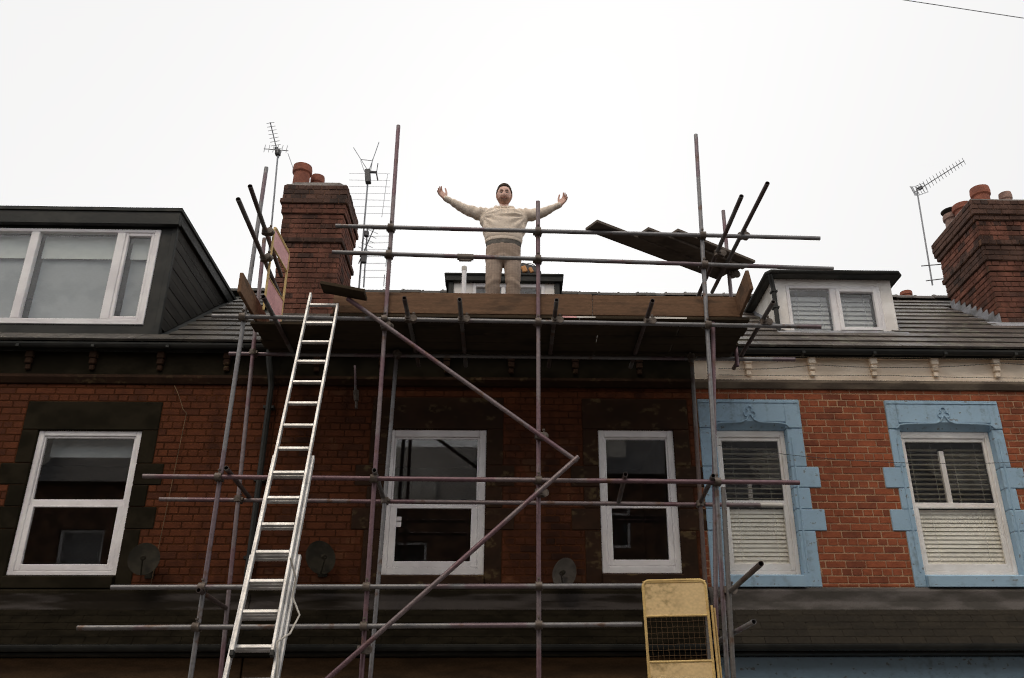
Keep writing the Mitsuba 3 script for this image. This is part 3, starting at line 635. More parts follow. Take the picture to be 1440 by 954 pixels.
for side, xs in (('right', DX1),):
    nb = 0; z = DZ0 + 0.02
    while z < DZ1 - 0.17:
        za, zb2 = z, min(z + 0.145, DZ1 - 0.165)
        yA, yB = EAVE_Y + (za - EAVE_Z) / SL, EAVE_Y + (zb2 - EAVE_Z) / SL
        if yA > DY + 0.15:
            put(d, 'cladding_board', MB().prism([(DY + 0.052, za), (yA, za), (yB, zb2 - 0.006), (DY + 0.052, zb2 - 0.006)], (xs - 0.02, xs + 0.003 + 0.003 * (nb % 2)), 'x').mesh(), 'cladding')
        nb += 1; z += 0.15
    put(d, 'cheek', MB().prism([(DY + 0.05, roof_z(DY) - 0.2), (3.2, DZ1 - 0.16), (DY + 0.05, DZ1 - 0.16)], (xs - 0.06, xs - 0.021), 'x').mesh(), 'felt')

# --- right dormer
d = sub(house_r, 'dormer')
RX0, RX1, RY, RZ0, RZ1 = 3.68, 5.36, 0.75, 6.84, 7.70
put(d, 'roof', MB().cbox(RX0 - 0.1, RX1 + 0.1, RY - 0.16, 2.3, RZ1 + 0.0, RZ1 + 0.045, 0.015).mesh(), 'felt')
put(d, 'roof_edge', MB().path([V(RX0 - 0.11, 2.2, RZ1 + 0.03), V(RX0 - 0.11, RY - 0.1, RZ1 + 0.03), V(RX0 - 0.06, RY - 0.17, RZ1 + 0.03), V(RX1 + 0.06, RY - 0.17, RZ1 + 0.03), V(RX1 + 0.11, RY - 0.1, RZ1 + 0.03), V(RX1 + 0.11, 2.2, RZ1 + 0.03)], 0.028, 8).mesh(), 'black_trim')
b = MB(); b.cbox(RX0, RX0 + 0.17, RY, RY + 0.1, RZ0, RZ1 - 0.002); b.cbox(RX1 - 0.17, RX1, RY, RY + 0.1, RZ0, RZ1 - 0.002); b.box(RX0 + 0.171, RX1 - 0.171, RY + 0.004, RY + 0.1, 7.6, RZ1 - 0.002); b.cbox(RX0 - 0.03, RX1 + 0.03, RY - 0.05, RY + 0.1, RZ0 - 0.05, RZ0 - 0.001)
put(d, 'front_panel', b.mesh(), 'white_timber')
f = MB(); rect_frame(f, RX0 + 0.172, RX1 - 0.172, RZ0 + 0.002, 7.598, 0.05, 0.05, 0.055, 0.045, RY - 0.005, RY + 0.07)
f.cbox(4.47, 4.55, RY - 0.004, RY + 0.07, RZ0 + 0.057, 7.553)
win = sub(house_r, 'dormer_window'); put(win, 'frame', f.mesh(), 'white_upvc')
so = MB(); rect_frame(so, 4.552, RX1 - 0.224, RZ0 + 0.06, 7.55, 0.055, 0.055, 0.05, 0.05, RY - 0.02, RY + 0.05); put(win, 'casement', so.mesh(), 'white_upvc')
for a, c_ in ((RX0 + 0.222, 4.47), (4.607, RX1 - 0.28)):
    put(win, 'pane', pane_mesh(a, c_, RY + 0.03, RZ0 + 0.06, 7.55, 0.0), 'glass')
    slat_blind(win, a + 0.01, c_ - 0.01, RZ0 + 0.08, 7.53, RY + 0.13, True, 'blind_grey', 0.07)
room(house_r, RX0 + 0.02, RX1 - 0.02, 6.7, 7.69, RY + 0.11, 2.1, 'dormer_room')
for xs, q in ((RX0, 1), (RX1, -1)):
    put(d, 'cheek', MB().prism([(RY + 0.1, roof_z(RY + 0.1) - 0.1), (2.1, RZ1 - 0.004), (RY + 0.1, RZ1 - 0.004)], (xs - 0.0, xs + q * 0.03), 'x').mesh(), 'white_dirty')
    put(d, 'flashing', MB().prism([(RY - 0.1, roof_z(RY - 0.1) + 0.05), (RY + 0.05, roof_z(RY + 0.05) + 0.15), (2.0, roof_z(2.0) + 0.12), (2.0, roof_z(2.0)), (RY - 0.1, roof_z(RY - 0.1))], (xs - q * 0.012, xs - q * 0.002), 'x').mesh(), 'lead')
put(d, 'apron', MB().prism([(RY - 0.22, roof_z(RY - 0.22) + 0.065), (RY - 0.05, roof_z(RY - 0.05) + 0.075), (RY - 0.05, roof_z(RY - 0.05) + 0.065), (RY - 0.22, roof_z(RY - 0.22) + 0.058)], (RX0 - 0.05, RX1 + 0.08), 'x').mesh(), 'lead')
dp = MB(); dp.path([V(RX0 - 0.07, RY - 0.13, RZ1), V(RX0 - 0.05, RY - 0.1, RZ1 - 0.08), V(RX0 - 0.02, RY - 0.055, RZ1 - 0.2), V(RX0 - 0.02, RY - 0.055, RZ0 - 0.1), V(RX0 - 0.0, RY - 0.2, RZ0 - 0.18)], 0.034, 8)
for z in (7.2, 7.45): dp.cbox(RX0 - 0.065, RX0 + 0.025, RY - 0.095, RY - 0.002, z, z + 0.03, 0.004)
put(d, 'downpipe', dp.mesh(), 'black_trim', smooth=40)

# --- middle dormer behind the man
d = sub(house_m, 'dormer')
MX0, MX1, MY, MZ0, MZ1 = -0.88, 0.66, 0.75, 6.84, 7.58
put(d, 'roof', MB().cbox(MX0 - 0.06, MX1 + 0.06, MY - 0.09, 2.25, MZ1 + 0.085, MZ1 + 0.115, 0.01).mesh(), 'felt')
f = MB(); f.cbox(MX0 - 0.05, MX1 + 0.05, MY - 0.07, MY - 0.045, MZ1 + 0.001, MZ1 + 0.084, 0.006); f.box(MX0 - 0.05, MX1 + 0.05, MY - 0.043, MY + 0.1, MZ1, MZ1 + 0.02)
f.box(MX0 - 0.05, MX0 - 0.02, MY - 0.043, 2.2, MZ1 + 0.021, MZ1 + 0.083); f.box(MX1 + 0.02, MX1 + 0.05, MY - 0.043, 2.2, MZ1 + 0.021, MZ1 + 0.083)
for xs in (MX0, MX1 - 0.07): f.cbox(xs, xs + 0.07, MY - 0.03, MY + 0.1, MZ0, MZ1 - 0.001, 0.006)
put(d, 'fascia', f.mesh(), 'black_trim')
b = MB(); b.box(MX0 + 0.071, MX0 + 0.33, MY, MY + 0.1, MZ0, MZ1 - 0.001); b.box(MX1 - 0.2, MX1 - 0.071, MY, MY + 0.1, MZ0, MZ1 - 0.001); b.box(MX0 + 0.331, MX1 - 0.201, MY, MY + 0.1, MZ0, 6.9)
put(d, 'front_panel', b.mesh(), 'white_timber')
win = sub(house_m, 'dormer_window'); f = MB(); rect_frame(f, MX0 + 0.332, MX1 - 0.202, 6.902, MZ1 - 0.003, 0.05, 0.05, 0.05, 0.06, MY - 0.01, MY + 0.07)
for xm in (-0.12, 0.08): f.cbox(xm - 0.03, xm + 0.03, MY - 0.008, MY + 0.07, 6.952, MZ1 - 0.064)
put(win, 'frame', f.mesh(), 'white_upvc')
for a, c_ in ((MX0 + 0.38, -0.15), (-0.09, 0.05), (0.11, MX1 - 0.25)):
    put(win, 'pane', pane_mesh(a, c_, MY + 0.03, 6.95, MZ1 - 0.062), 'glass')
slat_blind(win, 0.12, MX1 - 0.26, 6.96, MZ1 - 0.07, MY + 0.12, True, 'blind_grey', 0.05)
for xs in (MX0, MX1):
    put(d, 'cheek', MB().prism([(MY + 0.1, roof_z(MY) - 0.1), (2.0, MZ1), (MY + 0.1, MZ1)], (xs - 0.015, xs + 0.015), 'x').mesh(), 'cladding')
room(house_m, MX0 + 0.03, MX1 - 0.03, 6.7, MZ1 - 0.01, MY + 0.11, 2.0, 'dormer_room')

# --- downpipe and cables on the walls
dp = MB(); dp.path([V(-2.98, -0.158, 6.13), V(-2.97, -0.14, 6.0), V(-2.93, -0.12, 5.8), V(-2.92, -0.075, 5.68), V(-2.92, -0.075, 3.3)], 0.036, 8)
for z in (5.4, 4.5, 3.6): dp.cbox(-2.985, -2.855, -0.085, -0.002, z, z + 0.04, 0.005)
put(house_l, 'downpipe', dp.mesh(), 'black_trim', smooth=40)
def sag(a, b, s, n=14):
    t = np.linspace(0, 1, n)[:, None]; return V(*a) * (1 - t) + V(*b) * t - V(0, 0, 1) * (4 * s * t * (1 - t))
def cable(name, pts, r, label, mat='wire_dark'):
    k = thing(name, label, 'cable'); scene[k] = mikit.ply(MB().path(pts, r, 6).mesh(), mat, smooth=True)
cable('overhead_wire', V(3.737, -4, 8.189) + np.linspace(-16, 14, 24)[:, None] * V(1.134, 0, -0.2), 0.004, 'thin overhead wire crossing the sky in the top right corner', 'aerial_metal')
cable('wall_cable', np.vstack([sag((2.6, -0.04, 5.99), (3.78, -0.1, 6.02), 0.03), sag((3.9, -0.1, 6.02), (6.14, -0.1, 6.07), 0.05), sag((6.2, -0.1, 6.07), (8.4, -0.05, 6.08), 0.04)]), 0.004, 'thin dark cable slung along the cream frieze, the upper of two')
cable('wall_cable', np.vstack([sag((2.6, -0.04, 5.90), (4.6, -0.07, 5.90), 0.01), sag((4.7, -0.07, 5.90), (8.4, -0.04, 5.93), 0.03)]), 0.0035, 'thin dark cable along the bottom of the cream frieze, the lower of two')
cable('wall_cable', sag((2.5, -0.04, 4.98), (6.6, -0.04, 4.82), 0.12, 24), 0.0035, 'thin dark cable drooping across the two blue window surrounds')
cable('wall_cable', np.vstack([sag((-4.1, -0.03, 5.7), (-3.95, -0.03, 5.4), -0.02, 5), sag((-3.9, -0.03, 5.35), (-3.98, -0.03, 3.3), 0.0, 8)]), 0.005, 'thin cable running down the left brick wall to the round dish', 'fascia_brown')

# --- satellite dishes, cable bracket
def dish(name, label, c, r, aim, mat, wall_y=0.0, oval=1.2):
    k = thing(name, label, 'satellite dish', 'satellite dishes on the walls')
    a = unit(aim); x = unit(np.cross(a, [0, 0, 1])); z = np.cross(x, a)
    prof = np.array([(0.001, 0.0), (0.3, 0.012), (0.6, 0.05), (0.85, 0.11), (1.0, 0.155), (1.0, 0.175), (0.85, 0.13), (0.6, 0.07), (0.3, 0.03), (0.001, 0.018)]) * r
    m = trimesh.creation.revolve(prof, sections=28); v = m.vertices
    c = V(*c); vv = c + v[:, :1] * x + v[:, 1:2] * z * oval + v[:, 2:3] * a
    put(k, 'reflector', MB().add(vv, m.faces).mesh(), mat, smooth=50)
    arm = MB(); foot = c - z * r * oval * 0.95 + a * 0.02; lnb = c + a * r * 1.05 - z * r * 0.45
    arm.tube(foot, lnb, 0.009, 8); put(k, 'arm', arm.mesh(), mat)
    put(k, 'receiver', MB().tube(lnb - a * 0.02 + z * 0.01, lnb + a * -0.09 + z * 0.06, 0.026, 12).mesh(), 'dish_dark')
    br = MB(); br.tube(c - a * 0.01, (c[0], wall_y - 0.01, c[2] - 0.06), 0.017, 8); br.box(c[0] - 0.05, c[0] + 0.05, wall_y - 0.014, wall_y - 0.003, c[2] - 0.16, c[2] + 0.04)
    put(k, 'bracket', br.mesh(), mat)
dish('satellite_dish', 'round dark satellite dish on the brick wall right of the leftmost window', (-4.02, -0.24, 3.56), 0.165, (0.3, -1, 0.35), 'dish_dark')
dish('satellite_dish', 'dark satellite dish on the wall just right of the aluminium ladder', (-2.1, -0.24, 3.58), 0.17, (0.55, -1, 0.35), 'dish_dark')
dish('satellite_dish', 'small grey satellite dish low on the wall between the two middle windows', (0.62, -0.2, 3.42), 0.14, (-0.35, -1, 0.3), 'dish_grey', oval=1.35)
k = thing('cable_bracket', 'dark rusty cable bracket with insulator hanging from the eaves right of the ladder', 'bracket')
put(k, 'rod', MB().tube((-1.92, -0.12, 5.95), (-1.89, -0.1, 5.62), 0.014, 8).mesh(), 'tube_grey')
put(k, 'insulator', MB().tube((-1.885, -0.1, 5.63), (-1.87, -0.09, 5.5), 0.035, 10, 0.03).tube((-1.87, -0.09, 5.498), (-1.865, -0.09, 5.4), 0.018, 8).mesh(), 'coupler_steel')

# ------------------------------------------------------------------ scaffold
sc = thing('scaffold', 'tube and coupler scaffold with a boarded top platform in front of the middle house', 'scaffold')
R = 0.0242
def hollow(mb, p0, p1, r=R, n=14):
    """a scaffold tube, open at the ends, with wall thickness"""
    p0, p1 = V(*p0), V(*p1); z = unit(p1 - p0)
    x = unit(np.cross(z, [0, 0, 1] if abs(z[2]) < 0.9 else [1, 0, 0])); y = np.cross(z, x)
    a = np.arange(n) * 2 * np.pi / n; ring = np.cos(a)[:, None] * x + np.sin(a)[:, None] * y
    v = np.vstack([p0 + ring * r, p1 + ring * r, p0 + ring * (r - 0.004), p1 + ring * (r - 0.004)]); f = []
    for i in range(n):
        j = (i + 1) % n
        f += [[i, j, n + j, n + i], [2 * n + j, 2 * n + i, 3 * n + i, 3 * n + j], [j, i, 2 * n + i, 2 * n + j], [n + i, n + j, 3 * n + j, 3 * n + i]]
    return mb.add(v, f)
def stube(name, p0, p1, mat='tube_grey', label=None): put(sc, name, hollow(MB(), p0, p1).mesh(), mat, smooth=50, label=label)
YO, YI = -1.45, -0.56
std = {}
for nm, x0, x1, y, ztop, m in (('a', -2.935, -2.915, YO, 7.92, 'tube_grey'), ('b', -1.365, -1.40, YO, 8.56, 'tube_mauve'), ('c', 0.285, 0.295, YO, 7.5, 'tube_mauve'), ('d', 2.06, 2.235, YO, 8.5, 'tube_grey'),
                               ('e', -2.92, -3.10, YI, 7.48, 'tube_mauve'), ('f', -1.41, -1.357, YI, 5.95, 'tube_grey'), ('g', 2.09, 2.155, YI, 5.95, 'tube_dark')):
    xb = x0 - (x1 - x0) * 2.2 / (ztop - 2.2)
    stube('standard', (xb, y, 0.02), (x1, y, ztop), m); std[nm] = (xb, x1, ztop, y)
    put(sc, 'base_plate', MB().cbox(xb - 0.075, xb + 0.075, y - 0.075, y + 0.075, 0.002, 0.012, 0.002).tube((xb, y, 0.012), (xb, y, 0.08), 0.018, 10).mesh(), 'coupler_steel')
def xs(nm, z): a = std[nm]; return a[0] + (a[1] - a[0]) * z / a[2]
stube('standard', (2.70, YI, 5.8), (2.72, YI, 7.98), 'tube_mauve')
stube('standard', (2.0, -1.38, 2.6), (2.25, -1.38, 5.98), 'tube_mauve')
stube('standard', (2.16, -1.54, 4.05), (2.02, -1.54, 0.05), 'tube_dark')
yf, yb = YO - 0.05, YI + 0.05
rails = [('guard_rail', (-2.02, yf, 7.10), (3.56, yf, 7.02), 'tube_grey'), ('guard_rail', (-2.03, yf, 6.755), (3.66, yf, 6.62), 'tube_grey'),
         ('ledger', (-3.25, yf, 5.94), (3.42, yf, 5.885), 'tube_grey'), ('ledger', (-3.34, yb, 5.925), (3.42, yb, 5.915), 'tube_grey'),
         ('ledger', (-3.68, yf, 4.15), (2.96, yf, 4.115), 'tube_mauve'), ('ledger', (-3.86, yb, 4.17), (3.06, yb, 4.13), 'tube_mauve'),
         ('ledger', (-3.79, yf, 3.06), (1.32, yf, 3.08), 'tube_grey'), ('ledger', (-4.03, yf, 2.69), (1.27, yf, 2.72), 'tube_grey')]
for r_ in rails: stube(*r_)
put(sc, 'tube_end', MB().tube((2.81, yb, 4.1318), (3.065, yb, 4.13), R + 0.0015, 14).mesh(), 'white_dirty', smooth=50, label='white painted tube end')
stube('brace', (-1.80, yf - 0.055, 6.145), (0.682, yf - 0.055, 4.31), 'tube_mauve'); stube('brace', (-2.4, yf - 0.11, 1.55), (0.69, yf - 0.11, 4.345), 'tube_mauve')
# end guard rails running out towards the street
stube('end_rail', (2.70, -2.48, 7.1), (2.59, -0.1, 7.03), 'tube_dark'); stube('end_rail', (2.40, -2.5, 6.92), (2.31, -0.5, 6.76), 'tube_dark')
stube('end_rail', (-2.73, -2.46, 6.98), (-2.92, -0.25, 7.12), 'tube_dark'); stube('end_rail', (-2.74, -2.72, 6.65), (-2.84, -0.5, 6.72), 'tube_dark')
# transoms under the boards, and at the middle lift
for x in (-2.6, -1.131, -0.551, 0.473, 1.491, 2.783): stube('transom', (x, -1.93, 5.955 + 0.02 * rng.random()), (x - 0.01, -0.1, 5.965), 'tube_dark')
for x0, x1, z in ((-2.83, -2.90, 4.205), (-1.36, -1.41, 4.19), (1.16, 1.22, 4.16), (2.05, 2.14, 4.15)): stube('transom', (x0, -1.62, z), (x1, -0.42, z + 0.005), 'tube_dark')
stube('transom', (2.12, -2.8, 3.05), (2.15, -0.5, 3.0), 'tube_dark'); stube('transom', (2.22, -2.0, 2.68), (2.1, -0.9, 2.62), 'tube_grey')
stube('transom', (-2.93, -1.6, 3.02), (-2.96, -0.5, 3.0), 'tube_dark')
# couplers
_cp = None
def coupler(x, y, z, turn=0.0):
    """a right-angle coupler: two hinged saddles, one round the upright and one round the ledger, with flap bolts"""
    global _cp
    if _cp is None:
        m = MB(); 
        m.tube((0, 0, -0.028), (0, 0, 0.028), 0.036, 14); m.tube((-0.028, -0.05, 0), (0.028, -0.05, 0), 0.036, 14)
        m.cbox(-0.03, 0.03, -0.045, -0.012, -0.03, 0.03, 0.004)
        m.tube((0.036, 0.012, 0.0), (0.036, -0.03, 0.0), 0.007, 6); m.tube((0.036, -0.028, 0), (0.036, -0.045, 0), 0.014, 6)
        m.tube((0, -0.05, 0.03), (0, -0.05, 0.062), 0.007, 6); m.tube((0, -0.05, 0.055), (0, -0.05, 0.07), 0.014, 6)
        m.cbox(-0.05, -0.03, -0.02, 0.02, -0.015, 0.015, 0.003)
        _cp = mikit.ply(m.mesh(), smooth=40)
    d = dict(_cp); d['bsdf'] = {'type': 'ref', 'id': 'coupler_steel'}; d['to_world'] = T().translate([x, y, z]).rotate([0, 0, 1], turn).scale(1.15)
    scene[sub(sc, 'coupler')] = d
zr = lambda r_, x: r_[1][2] + (r_[2][2] - r_[1][2]) * (x - r_[1][0]) / (r_[2][0] - r_[1][0])
for i, r_ in enumerate(rails):
    for s in ('abcd' if r_[1][1] < -1 else 'efg'):
        x = xs(s, r_[1][2])
        if s == 'a' and i < 2: continue
        if r_[1][0] < x < r_[2][0]: coupler(x, YO if r_[1][1] < -1 else YI, zr(r_, x), 0 if r_[1][1] < -1 else 180)
for x, y, z in ((2.66, -1.45, 7.07), (2.36, -1.45, 6.83), (-2.82, -1.45, 7.04), (-2.79, -1.45, 6.69), (2.75, YI, 7.04), (0.29, -1.5, 4.6), (0.29, -1.5, 4.0), (-1.37, -1.55, 2.49), (-1.38, -1.5, 5.83), (2.13, -1.45, 3.05)): coupler(x, y, z, rng.uniform(60, 120))
for x in (-1.131, -0.551, 0.473, 1.491, 2.783): coupler(x, -1.5, 5.93, 90)
sl = MB(); sl.tube((-0.62, yf, 6.715), (-0.44, yf, 6.711), 0.036, 12); sl.cbox(-0.6, -0.46, yf - 0.015, yf + 0.015, 6.66, 6.69, 0.004)
put(sc, 'sleeve_coupler', sl.mesh(), 'coupler_steel', smooth=40)
# boards of the platform, toe boards
def board(x0, x1, y0, y1, z0, z1): return MB().cbox(x0, x1, y0, y1, z0, z1, 0.006).mesh()
yy = -1.42
for i in range(5):
    sp = [(-2.93, -0.55), (-0.54, 1.9), (1.91, 2.69)] if i % 2 else [(-2.9, 0.99), (1.0, 2.66)]
    if i == 0: sp = [(-2.0, 0.75), (0.76, 2.66)]
    for a, b_ in sp:
        dz = rng.uniform(0, 0.006); put(sc, 'deck_board', board(a, b_, yy, yy + 0.222, 5.992 + dz, 6.03 + dz), 'board_dark')
    yy += 0.227
put(sc, 'toe_board', board(-1.98, 0.9, -1.418, -1.38, 6.038, 6.30), 'board_brown'); put(sc, 'toe_board', board(0.905, 2.58, -1.418, -1.38, 6.038, 6.29), 'board_brown')
put(sc, 'end_toe_board', MB().cbox(-0.019, 0.019, -0.85, 0.85, -0.115, 0.115, 0.005, M=mat4(V(2.56, -1.2, 6.17), V(0.99, 0, 0.14), V(0.05, 1, -0.0), V(-0.14, 0, 0.99))).mesh(), 'board_brown')
put(sc, 'end_toe_board', MB().cbox(-0.019, 0.019, -0.8, 0.8, -0.115, 0.115, 0.005, M=mat4(V(-2.87, -1.1, 6.15), V(1, 0, 0), V(0, 1, 0), V(0, 0, 1))).mesh(), 'board_brown')
for a, b_, m in ((0.56, 0.72, 'pink_panel'), (0.721, 0.93, 'white_dirty'), (1.52, 1.95, 'white_dirty')):
    put(sc, 'board_band', MB().box(a, b_, -1.4275, -1.4215, 6.0, 6.022).mesh(), m)
put(sc, 'hop_up_board', MB().cbox(-0.36, 0.13, -0.11, 0.11, -0.019, 0.019, 0.004, M=mat4(V(-1.72, -1.62, 6.18), unit((1, 0, -0.2)), V(0, 1, 0), unit((0.2, 0, 1)))).mesh(), 'board_dark')
# loose boards laid across the guard rails
def loose(x0, y0, x1, y1, z0, z1, label):
    k = thing('scaffold_board', label, 'board', 'loose boards on the guard rails')
    a, b_ = V(x0, y0, z0), V(x1, y1, z1); u = unit(b_ - a); n = unit(np.cross(u, [0, 0, 1])) * -1; L = np.linalg.norm(b_ - a)
    z = np.cross(u, n)
    scene[k] = mikit.ply(MB().cbox(0, L, -0.112, 0.112, -0.019, 0.019, 0.005, M=mat4(a, u, n, z)).mesh(), 'board_loose')
loose(0.90, -1.57, 2.67, -0.43, 7.115, 7.105, 'longest loose grey plank on the right guard rails, its end furthest left')
loose(1.51, -1.41, 2.82, -0.57, 7.125, 7.115, 'middle loose grey plank of the three fanned on the right guard rails')
loose(1.87, -1.32, 2.96, -0.61, 7.166, 7.156, 'topmost and shortest loose plank of the three on the right guard rails')

# ------------------------------------------------------------------ guards
def guard(name, label, O, U, N, w, h, panels, frame_m, panel_m, mesh_zone):
    """a framed ladder guard: tubular frame with rounded corners, solid panels, wire mesh between."""
    k = thing(name, label, 'guard'); U, N = unit(U), unit(N); Z = np.cross(U, N); Z = Z if Z[2] > 0 else -Z; O = V(*O)
    P = lambda a, b_, c_=0.0: O + U * a + Z * b_ + N * c_
    r = 0.014; c = 0.06
    loop = [P(0, 0)] + [P(0, h - c)] + [P(c - c * math.cos(t), h - c + c * math.sin(t)) for t in np.linspace(0.3, 1.3, 4)] + [P(c, h), P(w - c, h)] + [P(w - c + c * math.sin(t), h - c + c * math.cos(t)) for t in np.linspace(0.3, 1.3, 4)] + [P(w, h - c), P(w, 0)]
    put(k, 'frame', MB().path(loop, r, 8).mesh(), frame_m, smooth=50)
    for z in sorted({q for p in panels for q in p}):
        if 0.01 < z < h - 0.01: put(k, 'cross_bar', MB().tube(P(0, z), P(w, z), r * 0.8, 8).mesh(), frame_m)
    for a, b_ in panels:
        M = mat4(P(w / 2, (a + b_) / 2), U, N, Z)
        put(k, 'panel', MB().cbox(-w / 2 + 0.012, w / 2 - 0.012, -0.003, 0.003, -(b_ - a) / 2 + 0.004, (b_ - a) / 2 - 0.004, 0.001, M=M).mesh(), panel_m)
    if mesh_zone is None: return k, P
    a, b_ = mesh_zone; m = MB(); nx, nz = int(w / 0.05), int((b_ - a) / 0.05)
    for i in range(1, nx): m.tube(P(w * i / nx, a), P(w * i / nx, b_), 0.0014, 5)
    for i in range(1, nz): m.tube(P(0, a + (b_ - a) * i / nz, 0.003), P(w, a + (b_ - a) * i / nz, 0.003), 0.0014, 5)
    put(k, 'wire_mesh', m.mesh(), 'fascia_brown', kind='stuff')
    return k, P
g, P = guard('ladder_guard', 'yellow framed guard with dirty solid panels hung low at the right end of the scaffold', (1.31, -1.60, 1.75), (1, 0, 0.02), (0, -1, 0.0), 0.605, 1.36, [(0, 0.62), (1.03, 1.345)], 'yellow_clean', 'yellow_paint', (0.62, 1.03))
put(g, 'hinge_post', MB().tube(P(0.645, -0.2), P(0.645, 1.12), 0.012, 8).tube(P(0.675, -0.2, -0.03), P(0.675, 1.1, -0.03), 0.01, 8).mesh(), 'yellow_clean')
guard('ladder_guard', 'yellow framed guard with pink panels standing at the left end of the platform', (-2.745, -1.38, 6.08), (0.05, 1, 0), (-1, 0.05, 0), 0.62, 1.08, [(0.08, 0.42), (0.82, 1.06)], 'yellow_clean', 'pink_panel', None)

# ------------------------------------------------------------------ ladder
ld = thing('ladder', 'long aluminium triple extension ladder leaning on the left of the scaffold', 'ladder')
top, foot = V(-2.05, -1.525, 6.04), V(-2.02, -3.55, 0.0)
u = unit(top - foot); n = unit(np.cross(V(1, 0, 0), u)); n = n if n[1] < 0 else -n; x = np.cross(u, n); x = x if x[0] > 0 else -x
def section(z_lo, z_hi, w, off, extra_left=0.0, top_bar=False):
    s = sub(ld, 'section'); a, b_ = (z_lo - 0.0) / u[2], z_hi / u[2]; c0 = foot + n * off
    for q in (-1, 1):
        e = extra_left if q < 0 else 0
        M = mat4(c0 + u * a + x * q * w / 2, x, n, u)
        put(s, 'stile', MB().cbox(-0.013, 0.013, -0.026, 0.026, 0, b_ - a + e, 0.004, M=M).mesh(), 'aluminium')
        put(s, 'stile_cap', MB().cbox(-0.0155, 0.0155, -0.0275, 0.0275, -0.03, 0.02, 0.004, M=M).mesh(), 'black_trim')
    t = 6.04 / u[2] - 0.012
    while t > b_ - 0.005: t -= 0.274
    while t > a + 0.08:
        p = c0 + u * t; M = mat4(p, x, n, u)
        put(s, 'rung', MB().cbox(-w / 2 + 0.013, w / 2 - 0.013, -0.018, 0.018, -0.016, 0.016, 0.005, M=M).mesh(), 'aluminium')
        t -= 0.274
    return c0
section(2.32, 6.04, 0.315, 0.055, 0.16); section(1.0, 4.16, 0.365, 0.0); section(0.0, 3.2, 0.415, -0.055)
k = thing('rope', 'thin pale rope trailing from the right side of the ladder', 'rope')
pts = [V(-1.83, -2.75, 3.1), V(-1.79, -2.65, 2.95), V(-1.80, -2.66, 2.8), V(-1.74, -2.6, 2.66), V(-1.78, -2.7, 2.5), V(-1.84, -2.85, 2.42), V(-1.83, -2.8, 2.3), V(-1.82, -2.8, 1.7)]
scene[k] = mikit.ply(MB().path(pts, 0.009, 6).mesh(), 'white_dirty', smooth=True)

# ------------------------------------------------------------------ aerials
def yagi(k, O, aim, L, n, el, up, refl=True):
    aim, up = unit(aim), unit(up); O = V(*O); e = unit(np.cross(aim, up)); up = np.cross(e, aim)
    put(k, 'boom', MB().tube(O - aim * 0.1, O + aim * L, 0.009, 8).mesh(), 'aerial_metal')
    m = MB()
    for i in range(n):
        t = (i + 0.8) / n * L; w = el * (1 - 0.25 * i / n); q = O + aim * t
        m.tube(q - e * w / 2 + up * 0.012, q + e * w / 2 + up * 0.012, 0.0045, 5)
    put(k, 'elements', m.mesh(), 'aerial_metal', kind='stuff')
    if refl:
        m = MB()
        for s in (-1, 1):
            for i in range(4):
                q = O - aim * (0.06 - 0.02 * i) + up * s * (0.04 + 0.055 * i); m.tube(q - e * el * 0.55, q + e * el * 0.55, 0.004, 5)
            for j in (-0.5, 0.5): m.tube(O - aim * 0.06 + e * el * j, O + up * s * 0.22 + e * el * j, 0.004, 5)
        put(k, 'reflector', m.mesh(), 'aerial_metal')
    put(k, 'junction_box', MB().cbox(-0.03, 0.03, -0.04, 0.04, -0.03, 0.03, 0.008, M=mat4(O + aim * 0.05 - up * 0.03, e, aim, up)).mesh(), 'aerial_dark')
def mast(k, p0, p1, r=0.014): put(k, 'mast', MB().tube(p0, p1, r, 8).mesh(), 'aerial_metal')
a = thing('tv_aerial', 'tall thin television aerial on a mast left of the left chimney', 'aerial', 'television aerials')
mast(a, (-3.72, 1.75, 8.6), (-3.78, 1.7, 10.45)); yagi(a, (-3.79, 1.7, 10.42), (-0.25, -0.35, 0.9), 0.5, 8, 0.16, (0.2, -1, -0.2), False)
m = MB()
for i in range(6): m.tube((-3.98 + i * 0.07, 1.62, 10.36), (-3.97 + i * 0.07, 1.62, 10.50), 0.005, 5)
m.tube((-3.99, 1.63, 10.43), (-3.6, 1.63, 10.40), 0.007, 6); put(a, 'grid', m.mesh(), 'aerial_metal')
put(a, 'whip', MB().tube((-3.62, 1.7, 10.4), (-3.5, 1.7, 10.1), 0.005, 5).mesh(), 'aerial_metal')
put(a, 'clamp', MB().cbox(-3.82, -3.74, 1.66, 1.74, 10.36, 10.46, 0.01).mesh(), 'aerial_dark')
a = thing('tv_aerial', 'large tangled television aerial with long whips just right of the left chimney', 'aerial', 'television aerials')
mast(a, (-2.39, 2.2, 8.2), (-2.40, 2.2, 10.35))
put(a, 'amplifier_box', MB().cbox(-0.045, 0.045, -0.05, 0.05, -0.13, 0.13, 0.012, M=mat4(V(-2.40, 2.17, 10.3), unit((1, 0, 0.12)), V(0, 1, 0), unit((-0.12, 0, 1)))).mesh(), 'aerial_dark')
m = MB(); m.tube((-2.40, 2.2, 10.42), (-2.27, 2.2, 11.02), 0.007, 6); m.tube((-2.42, 2.2, 10.45), (-2.69, 2.2, 10.9), 0.006, 6); m.tube((-2.37, 2.2, 10.42), (-2.35, 2.2, 10.68), 0.007, 6); m.tube((-2.55, 2.2, 10.66), (-2.36, 2.2, 10.64), 0.006, 6); m.tube((-2.55, 2.2, 10.64), (-2.47, 2.2, 10.42), 0.005, 6)
put(a, 'whips', m.mesh(), 'aerial_metal')
